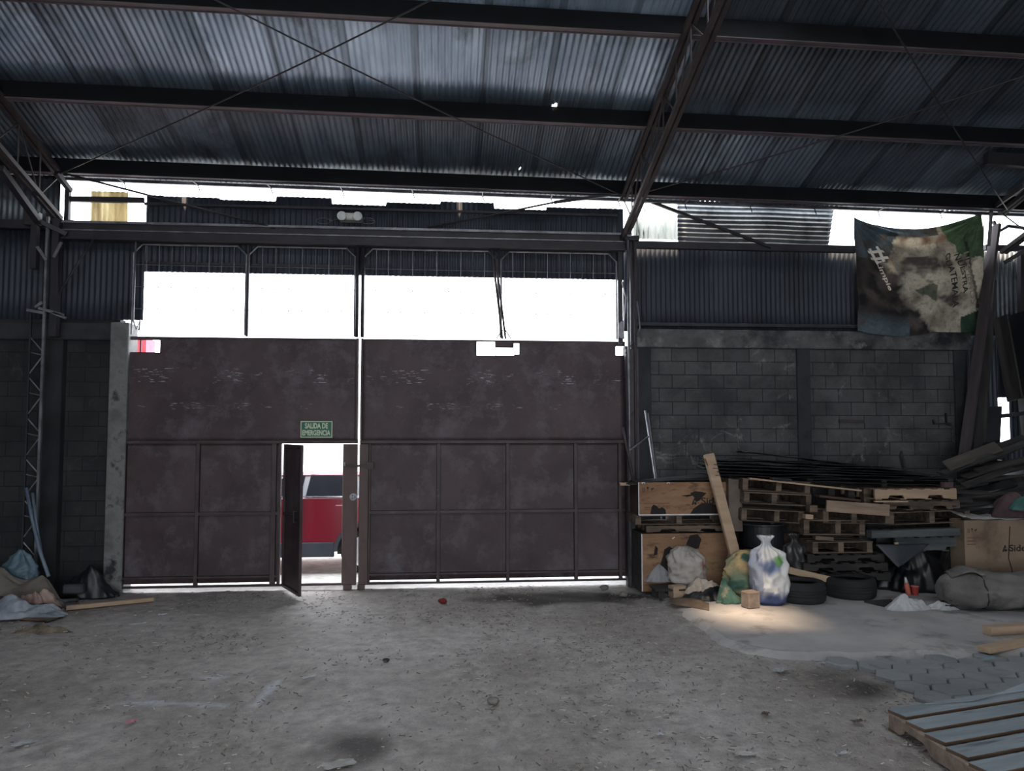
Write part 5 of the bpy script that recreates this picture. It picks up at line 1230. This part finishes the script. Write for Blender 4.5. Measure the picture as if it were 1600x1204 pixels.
# sticks beside the main column
tag(MB().tube([P(973, 667, 10.5), P(990, 752, 10.3)], .02, 8).build('leaning_pipe', rustst, smooth=True), 'brown pipe leaning on the main column above the crate', 'pipe')
tag(MB().tube([P(1008, 641, 11.1), down(P(1008, 641, 11.1), P(1023, 738, 10.98))], .016, 8).build('leaning_pipe', palest, smooth=True), 'thin pale pipe leaning on the block wall behind the crates', 'pipe')
tag(MB().tube([P(1013, 645, 11.2), down(P(1013, 645, 11.2), P(1026, 738, 11.1))], .014, 8).build('leaning_pipe', steel, smooth=True), 'thin dark pipe leaning beside the pale pipe behind the crates', 'pipe')
tag(MB().tube([P(982, 705, 10.45), P(1013, 682, 10.9)], .013, 8).build('short_rod', palest, smooth=True), 'short rod wedged between the leaning pipes', 'rod')
# ------------------------------------------------------------------ banner
bY = YR - .16
TL, TR, BL, BR = P(1333, 340, bY), P(1531, 334, bY), P(1339, 517, bY), P(1529, 520, bY)
def cloth(u, v):
    """u across 0..1, v down 0..1"""
    t = TL.lerp(TR, u); b_ = BL.lerp(BR, u)
    sag = .21 * math.sin(math.pi * u) ** .9 * (1 - .25 * (u - .5)); t = t - Vector((0, 0, sag))
    sagb = -.0 + .10 * math.sin(math.pi * min(1, u * 1.6)) * (1 if u < .6 else 0) * .8; b_ = b_ - Vector((0, 0, sagb))
    q = t.lerp(b_, v)
    q.x += .03 * math.sin(math.pi * v) * (1 - 2 * u) * -.2
    dl = math.hypot(u, v * .9); dr_ = math.hypot(1 - u, v * .9)
    al = math.atan2(v, u + 1e-6); ar = math.atan2(v, 1 - u + 1e-6)
    f = .065 * math.exp(-dl * 2.2) * math.sin(al * 17 + 1) * min(1, dl * 6) + .05 * math.exp(-dr_ * 3.0) * math.sin(ar * 15) * min(1, dr_ * 6)
    f += .04 * math.sin((v - .22 - .5 * (u * (1 - u))) * 26) * math.exp(-((v - .22) / .14) ** 2) * math.sin(math.pi * u)
    f += .05 * nz(u * 2.2, v * 2.2, 4) + .03 * nz(u * 6, v * 6, 5) + .010 * nz(u * 18, v * 16, 6)
    q.y += -.03 + f - .05 * math.sin(math.pi * v)
    return q
def bcol(u, v):
    cream_, blk, grn, lb, br = L(204, 196, 178), L(34, 33, 37), L(70, 90, 68), L(88, 104, 114), L(76, 67, 62)
    n1 = nz(u * 5, v * 5, 1); n2 = nz(u * 12, v * 12, 2); n3 = nz(u * 30, v * 30, 3)
    c = mixc(cream_, L(140, 130, 118), .3 + n1 + .6 * n2)
    # left dark printed area, diagonal edge from the top left down to bottom right
    edge_ = u - (.20 + .62 * max(0, v - .25) ** 1.15) + .05 * n1 + .05 * n2 + .03 * n3
    if edge_ < 0: c = mixc(mixc(blk, br, .4 + n2), c, max(0, 1 + edge_ * 14))
    if v < .34 and u < .34 - v * .3: c = mixc(c, mixc(lb, br, v * 2 + n2), .85)
    if v > .80 and u < .42: c = mixc(c, mixc(L(96, 116, 124), lb, .3 + n2), min(1, (v - .80) * 8) * .85)
    if v < .085 and .15 < u < .66: c = mixc(c, mixc(blk, L(70, 96, 112), .4 + n2 * 2), .8)
    if .08 < v < .16 and .2 < u < .78: c = mixc(c, L(150, 120, 100), .3 + n2)
    # soot blotches in the middle
    s = nz(u * 4 + 2, v * 5, 9) * 1.6 + math.exp(-(((u - .5) / .2) ** 2 + ((v - .42) / .16) ** 2)) * .8
    if v > .28: c = mixc(c, L(92, 82, 80), max(0, s - .25 + .5 * n2 + .3 * n3) * 1.7)
    # dark streaks running down
    # green corners and leaf
    if math.hypot((u - .98) * 1.0, (v - .02) * .8) < .28 + .02 * n2 and u + .5 * (1 - v) > 1.16: c = mixc(grn, L(96, 120, 88), .5 + n2)
    if u > .84 and v > .80 + (1 - u) * .4: c = mixc(L(34, 66, 50), grn, .2 + n2)
    if .44 < u < .63 and abs(v - .58 - (u - .46) * .3) < (u - .43) * .38 + .04 * n2: c = mixc(c, L(80, 94, 72), .8)
    if u > .86 and abs(u - (.86 + (v - .2) * .18)) < .012 and .12 < v < .8: c = mixc(c, blk, .8)
    if n3 > .3: c = mixc(c, br, .3)
    return c
NB = 110; bm_ = MB().grid(cloth, NB, NB); cols = [bcol((i % (NB + 1)) / NB, (i // (NB + 1)) / NB) for i in range(len(bm_.v))]
ban = bm_.build('banner', attr_material('printed_banner_cloth', .8, 26, .3, .5, 1.6, trans=.3, crease=True), smooth=True, solid=.003, colors=cols)
tag(ban, 'large soiled printed cloth banner hanging over the bright gap at right', 'banner')
gink = M('faded_green_black_ink', L(34, 40, 37), L(54, 60, 54), 9, rough=.9, bump=0)
pink_ = M('pale_lettering', L(196, 190, 180), L(222, 216, 206), 9, rough=.9, bump=0)
def ontext(txt, u0, v0, du, dv, size, mat):
    """letters run along (du,dv) in banner space; their tops point to the right-hand side"""
    n = math.hypot(du, dv)
    def place(a, b):
        u = u0 + du * a + dv / n * size * b * .9; v = v0 + dv * a - du / n * size * b
        p = cloth(min(.995, max(.005, u)), min(.995, max(.005, v))); return p + Vector((0, -.012, 0))
    # densified placement
    text_mesh(txt, 'lettering', mat, ban, place, 1.0, 1.0, bold=.015)
ontext('GUATEMALA', .69, .28, .075, .50, .055, gink)
ontext('NUESTRA', .775, .30, .07, .36, .05, gink)
ontext('LIMPIEMOS', .84, .30, .07, .46, .045, M('very_faded_ink', L(128, 118, 108), L(150, 138, 124), 9, rough=.9, bump=0))
ontext('#', .075, .26, .065, .12, .14, pink_)
ontext('Limpie', .155, .345, .085, .25, .05, pink_)
for a_, b_, t in (((1333, 340), (1329, 322), 'left'), ((1531, 334), (1540, 322), 'right')):
    A = Vector(cloth(0.003 if t == 'left' else .997, .003)); B = P(*b_, YR - .1)
    MB().tube([A, B], .006, 5).build('banner_cord', steel, ban)
# pale tube at right of banner
tag(MB().tube([P(1537, 345, 11.2), P(1536, 385, 11.2), P(1531, 420, 11.2), P(1529, 480, 11.2)], .008, 6).build('loose_rope', palest, smooth=True), 'thin cord hanging down at the right side of the banner', 'cord')
# ------------------------------------------------------------------ left corner
def lg(px, py, z=0.0): return G(px, py, z)
lb = lg(30, 905); put(bag('', '', '', (P(30, 860, 10.42).x, 10.42, .22), .23, .14, .46, 201, None, [(0, .8), (.2, 1), (.5, .92), (.8, .5), (.95, .2), (1, .1)], 7, .14, .16, tilt=(.02, 0)), 'blue_bag', bluebag, 'pale blue plastic bag peaked like a tent at far left', 'bag')
tag(MB().tube([P(41, 762, 10.55), P(50, 810, 10.45), P(62, 860, 10.3), P(76, 900, 10.15)], .022, 8).build('hose', M('grey_blue_pipe', L(78, 92, 108), L(104, 118, 132), 3, rough=.5, bump=0), smooth=True), 'longer grey blue pipe leaning in the left corner', 'pipe')
tag(MB().tube([P(51, 770, 10.6), P(56, 815, 10.5), P(66, 872, 10.35)], .02, 8).build('hose', bpy.data.materials['grey_blue_pipe'], smooth=True), 'shorter grey blue pipe leaning behind the longer one at left', 'pipe')
put(heap((P(26, 900, 10.3).x, 10.2, 0), .60, .26, .50, 211, .55, edge=.3), 'canvas_heap', tanmat, 'heap of beige canvas on the floor at far left', 'canvas')
put(heap((P(50, 925, 10.0).x, 10.0, .0), .30, .18, .32, 217, .8, edge=.5), 'folded_sack', M('pinkish_beige_sack', L(128, 104, 98), L(160, 140, 128), 4, rough=.9, bump=.5, stain=(L(150, 70, 72), 2.5, .6, .7)), 'folded beige sack with a red patch in front of the canvas', 'sack')
def sheetp(label, pts, name, mat, z=.02, h=.014, lift=None):
    vs = []
    for i, p in enumerate(pts):
        zz = z + (lift[i] if lift else 0); q = G(*p, zz); vs.append(q)
    return tag(MB().prism(vs, (0, 0, h)).build(name, mat, bevel=.002), label, 'board')
sheetp('grey brown board edge sloping out of the canvas heap', [(0, 923), (22, 926), (98, 950), (88, 957), (0, 935)], 'plywood_scrap', dwood, z=.05, lift=[.12, .12, 0, 0, .12])
sheetp('flat grey board under the pine strip at left', [(66, 934), (108, 938), (125, 944), (100, 950), (80, 944)], 'flat_scrap', gwood, z=.02)
put(heap((P(34, 945, 9.6).x, 9.62, .03), .50, .17, .26, 223, 1.0, edge=.5), 'plastic_film', clear, 'crumpled milky plastic film on the floor at far left', 'plastic sheet')
sheetp('ragged grey plywood piece below the plastic film', [(8, 966), (20, 959), (80, 957), (98, 962), (90, 966), (74, 971)], 'plywood_scrap', owood, z=.015, h=.02)
put(heap((lg(60, 990).x, lg(60, 990).y + .08, 0), .30, .09, .11, 229, .9, edge=.9), 'rotten_wood', M('rotten_wood_chunk', L(62, 54, 46), L(126, 114, 98), 6, rough=.95, bump=.8), 'lumpy piece of rotten wood on the dirt at left', 'wood')
put(heap((P(128, 905, 10.75).x, 10.75, 0), .47, .2, .42, 233, .5, edge=.25), 'black_plastic_sheet', blackpl, 'crumpled black plastic sheeting at the foot of the left pilaster', 'plastic sheet')
tag(MB().span(P(100, 915, 10.5).x, P(132, 915, 10.5).x, 10.44, 10.56, .1, .22).build('dark_box', M('dark_grey_box', L(50, 54, 60), L(66, 70, 76), 2, rough=.6, bump=0), bevel=.02), 'dark grey box end beneath the black plastic sheeting', 'box')
tag(MB().tube([lg(78, 926, .12), lg(86, 936, .1), lg(100, 939, .06), lg(121, 937, .035)], [.012, .02, .028, .028], 8).build('curved_branch', gwood, smooth=True), 'curved grey wooden stick below the black plastic', 'stick')
A, B = lg(103, 950, .03), lg(240, 936, .03); A.z = B.z = .035
tag(MB().bar(A, B, .07, .05).build('pine_strip', pwood, bevel=.004), 'light pine strip lying on the dirt in front of the black plastic', 'board')
# ------------------------------------------------------------------ pallet and metal sheet in the right foreground
pz = .155
A = G(1387, 1107, pz); B = G(1600, 1074, pz); C = G(1513, 1190, pz)
e1 = (B - A); e1.z = 0; ang_ = math.atan2(e1.y, e1.x); e2 = C - A; e2.z = 0; Ds = e2.length
fp = thing('pallet', 'large grey topped pallet lying in the right foreground', 'pallet', (A.x, A.y, 0), (0, 0, ang_))
Lp = 1.35; e2l = Matrix.Rotation(-ang_, 2) @ Vector((e2.x, e2.y)); sg_ = 1 if e2l.y > 0 else -1
pitch_ = Ds / 4
topm = M('blue_grey_worn_boards', L(112, 122, 129), L(138, 146, 152), 2, (.5, 4, 4), rough=.7, bump=.2, bs=14, stain=(L(80, 87, 92), 3, .58, .72))
sidem = M('raw_stringer_wood', L(116, 101, 90), L(148, 132, 120), 2.4, (.6, 4, 4), rough=.9, bump=.3, stain=(L(104, 84, 72), 3, .55, .7))
brownm = M('brown_board_core', L(84, 66, 52), L(106, 84, 67), 3, rough=.9, bump=.2)
sk = e2l.x / e2l.y if abs(e2l.y) > 1e-6 else 0
for i in range(7):
    y0_ = sg_ * pitch_ * abs(e2l.y) / Ds * i; wbd = pitch_ * .74 * abs(e2l.y) / Ds
    xo = sk * y0_
    y_a, y_b = y0_, y0_ + sg_ * wbd
    b1 = MB().span(xo, xo + Lp, min(y_a, y_b), max(y_a, y_b), pz - .026, pz - .003).build('deck_board', brownm, fp, local=True, bevel=.002)
    MB().span(xo, xo + Lp, min(y_a, y_b), max(y_a, y_b), pz - .003, pz).build('worn_top', topm, b1, local=True)
yE = sg_ * pitch_ * abs(e2l.y) / Ds * 7
for j_ in range(3):
    xs_ = .005 + j_ * (Lp / 2 - .03)
    def q(t, z): y = yE * t; return (xs_ + sk * y, y, z)
    poly = [q(0, .02), q(.09, .02), q(.11, .075), q(.27, .075), q(.33, .02), q(.60, .02), q(.63, .075), q(.80, .075), q(.84, .02), q(.99, .02), q(.99, pz - .026), q(0, pz - .026)]
    MB().prism(poly, (.04, 0, 0)).build('stringer', sidem, fp, local=True, bevel=.003)
for t_ in (.0, .45, .9):
    y0_ = yE * t_; y1_ = y0_ + sg_ * .09
    MB().span(sk * y0_, sk * y0_ + Lp, min(y0_, y1_), max(y0_, y1_), 0.0, .02).build('bottom_board', brownm, fp, local=True)
# bent grey sheet lying behind it
s0, s1 = G(1462, 1100, pz + .004), G(1640, 1074, pz + .004); t0, t1 = G(1455, 1096, pz + .01), G(1640, 1030, pz + .10)
def msf(u, v):
    a_ = s0.lerp(s1, u); b_ = G(1445 + 200 * u, 1101 - 12 * u - 34 * max(0, u - .38) ** 1.2 * 1.6, pz + .0 + .0).copy()
    p = a_.lerp(b_, v); p.z = pz + .004 + .10 * v * max(0, u - .35) ** 1.3 + .004; return p
tag(MB().grid(msf, 30, 8).build('metal_sheet', topm, smooth=True, solid=.004), 'bent grey sheet lying over the far edge of the foreground pallet', 'sheet')
# ------------------------------------------------------------------ litter
rnd = random.Random(77)
def scrap(px, py, w_, h_, seed, z=.004):
    p = G(px, py, z); r2 = random.Random(seed); ang_ = r2.uniform(0, 3)
    def fn(u, v):
        x, y = (u - .5) * w_, (v - .5) * h_
        x += .3 * w_ * nz(v * 3, seed); y += .3 * h_ * nz(u * 3, seed, 4)
        return (p.x + x * math.cos(ang_ * .3) - y * math.sin(ang_ * .3), p.y + x * math.sin(ang_ * .3) + y * math.cos(ang_ * .3), z + .008 + .018 * abs(nz(u * 4, v * 4, seed)) + .01)
    return MB().grid(fn, 7, 5)
LIT = [(36, 1165, .13, .06, paper, 'white folded paper scrap at the bottom left of the dirt floor'), (468, 989, .06, .05, paper, 'small white paper scrap on the dirt below the small door'),
       (484, 1060, .13, .04, paper, 'grey white scrap of paper at the centre left of the dirt'), (1220, 1049, .17, .08, paper, 'torn pale paper on the dirt near the slab edge'),
       (254, 962, .10, .02, paper, 'flat white strip on the dirt left of the small door'), (308, 963, .06, .02, paper, 'tiny white strip right of the flat white strip'),
       (1320, 1180, .09, .03, paper, 'white sliver of paper just left of the foreground pallet'), (1282, 1038, .10, .05, clear, 'thin plastic scrap on the edge of the slab'),
       (1545, 1031, .12, .05, M('faded_blue_scrap', L(100, 124, 140), L(120, 144, 158), 4), 'faded blue scrap on the slab below the pine timbers'),
       (1165, 1181, .16, .06, cardpale, 'torn pale card on the dirt at bottom centre'), (1340, 1130, .10, .05, owood, 'brown bark piece left of the foreground pallet'),
       (1196, 1118, .07, .05, owood, 'small ochre crumpled leaf on the dirt'), (1030, 1150, .05, .03, paper, 'tiny white speck of paper in the lower centre'), (205, 1131, .08, .04, M('pink_wrapper', L(170, 90, 110), L(190, 120, 136), 6), 'small pink wrapper on the dirt at lower left'),
       (525, 1198, .20, .1, cardpale, 'pale crumpled card cut by the bottom edge of the view')]
for i, (px, py, a_, b_, m_, t) in enumerate(LIT):
    onslab = px > 1250 and py < 1060
    tag(scrap(px, py, a_, b_, i * 5.1, SLAB if onslab else .006).build('litter_scrap', m_, smooth=False, solid=.002), t, 'litter')
def stone(px, py, r_, seed, z=0.0):
    p = G(px, py, z); mb = MB()
    def fn(u, v):
        a_ = 2 * math.pi * u; t = math.pi * (v - .5); k_ = 1 + .35 * noise.noise(Vector((math.cos(a_) * 1.4 + seed, math.sin(a_) * 1.4, v * 2)))
        return (p.x + r_ * k_ * math.cos(t) * math.cos(a_), p.y + r_ * k_ * math.cos(t) * math.sin(a_) * .8, z + max(0, r_ * .62 * (1 + math.sin(t) * k_)))
    return mb.grid(fn, 18, 10, wrap=True)
for px, py, r_, t, m_ in ((974, 932, .055, 'round pale stone at the edge of the concrete slab', stonem), (945, 922, .06, 'flat stone in the dark oily patch', stonem), (770, 1101, .05, 'brownish stone on the dirt in the lower centre', stonem),
                          (691, 943, .055, 'dark red lump of rag on the dirt before the gate', darkred), (603, 1034, .03, 'small dark pebble on the dirt below the gate slit', rubber), (103, 1008, .025, 'small grey pebble near the rotten wood', stonem)):
    tag(stone(px, py, r_, px).build('stone' if m_ is not darkred else 'rag_lump', m_, smooth=True), t, 'stone' if m_ is not darkred else 'rag')
sh = thing
tag(MB().tube([G(203, 975, .015), G(215, 974, .02), G(228, 972, .015)], .008, 6).build('white_stick', paper), 'thin white stick lying on the dirt near the pine strip', 'stick')
# scattered chips and straw: nobody could count them
ch = MB(); cc = []
def chips(n, x0_, x1_, y0_, y1_, dens, zb_2=0.004, smax=.05):
    k_ = 0
    for _ in range(n * 4):
        if k_ >= n: break
        x = rnd.uniform(x0_, x1_); y = rnd.uniform(y0_, y1_)
        if rnd.random() > dens(x, y): continue
        k_ += 1; a_ = rnd.uniform(0, math.pi); l_ = rnd.uniform(.012, smax); w2 = rnd.uniform(.003, .009)
        sh_ = rnd.choice([L(140, 132, 120), L(104, 96, 90), L(92, 85, 81), L(122, 112, 103), L(176, 172, 166), L(112, 106, 102)])
        c_, s_ = math.cos(a_), math.sin(a_); z_ = zb_2 + .016 + .010 * nz(x * .8, y * .8, 1) + .008 * nz(x * 3.1, y * 3.1, 2)
        tz_ = rnd.uniform(-.01, .01); ch.add([(x + c_ * l_ * i_ - s_ * w2 * j_, y + s_ * l_ * i_ + c_ * w2 * j_, z_ - .006 + tz_ * i_ + kk) for i_ in (-.5, .5) for j_ in (-.5, .5) for kk in (0, .005)],
                                            [(0, 1, 3, 2), (4, 6, 7, 5), (0, 4, 5, 1), (2, 3, 7, 6), (0, 2, 6, 4), (1, 5, 7, 3)])
        cc.extend([sh_] * 8)
def dn(x, y):
    if inside(x, y, slab_poly): return 0
    return min(1, max(.06, .25 + 1.3 * nz(x * .9, y * .9, 7) + (.35 if x > .3 else 0)))
chips(5500, -5.5, 5.2, 3.4, 10.9, dn)
o = ch.build('wood_chips', attr_material('mixed_chips', .95, 10, .1, 0), colors=cc, normals=False, origin=(0, 6, 0)); tag(o, 'scattered wood chips and straw strewn over the dirt floor', 'wood chips', kind='stuff')
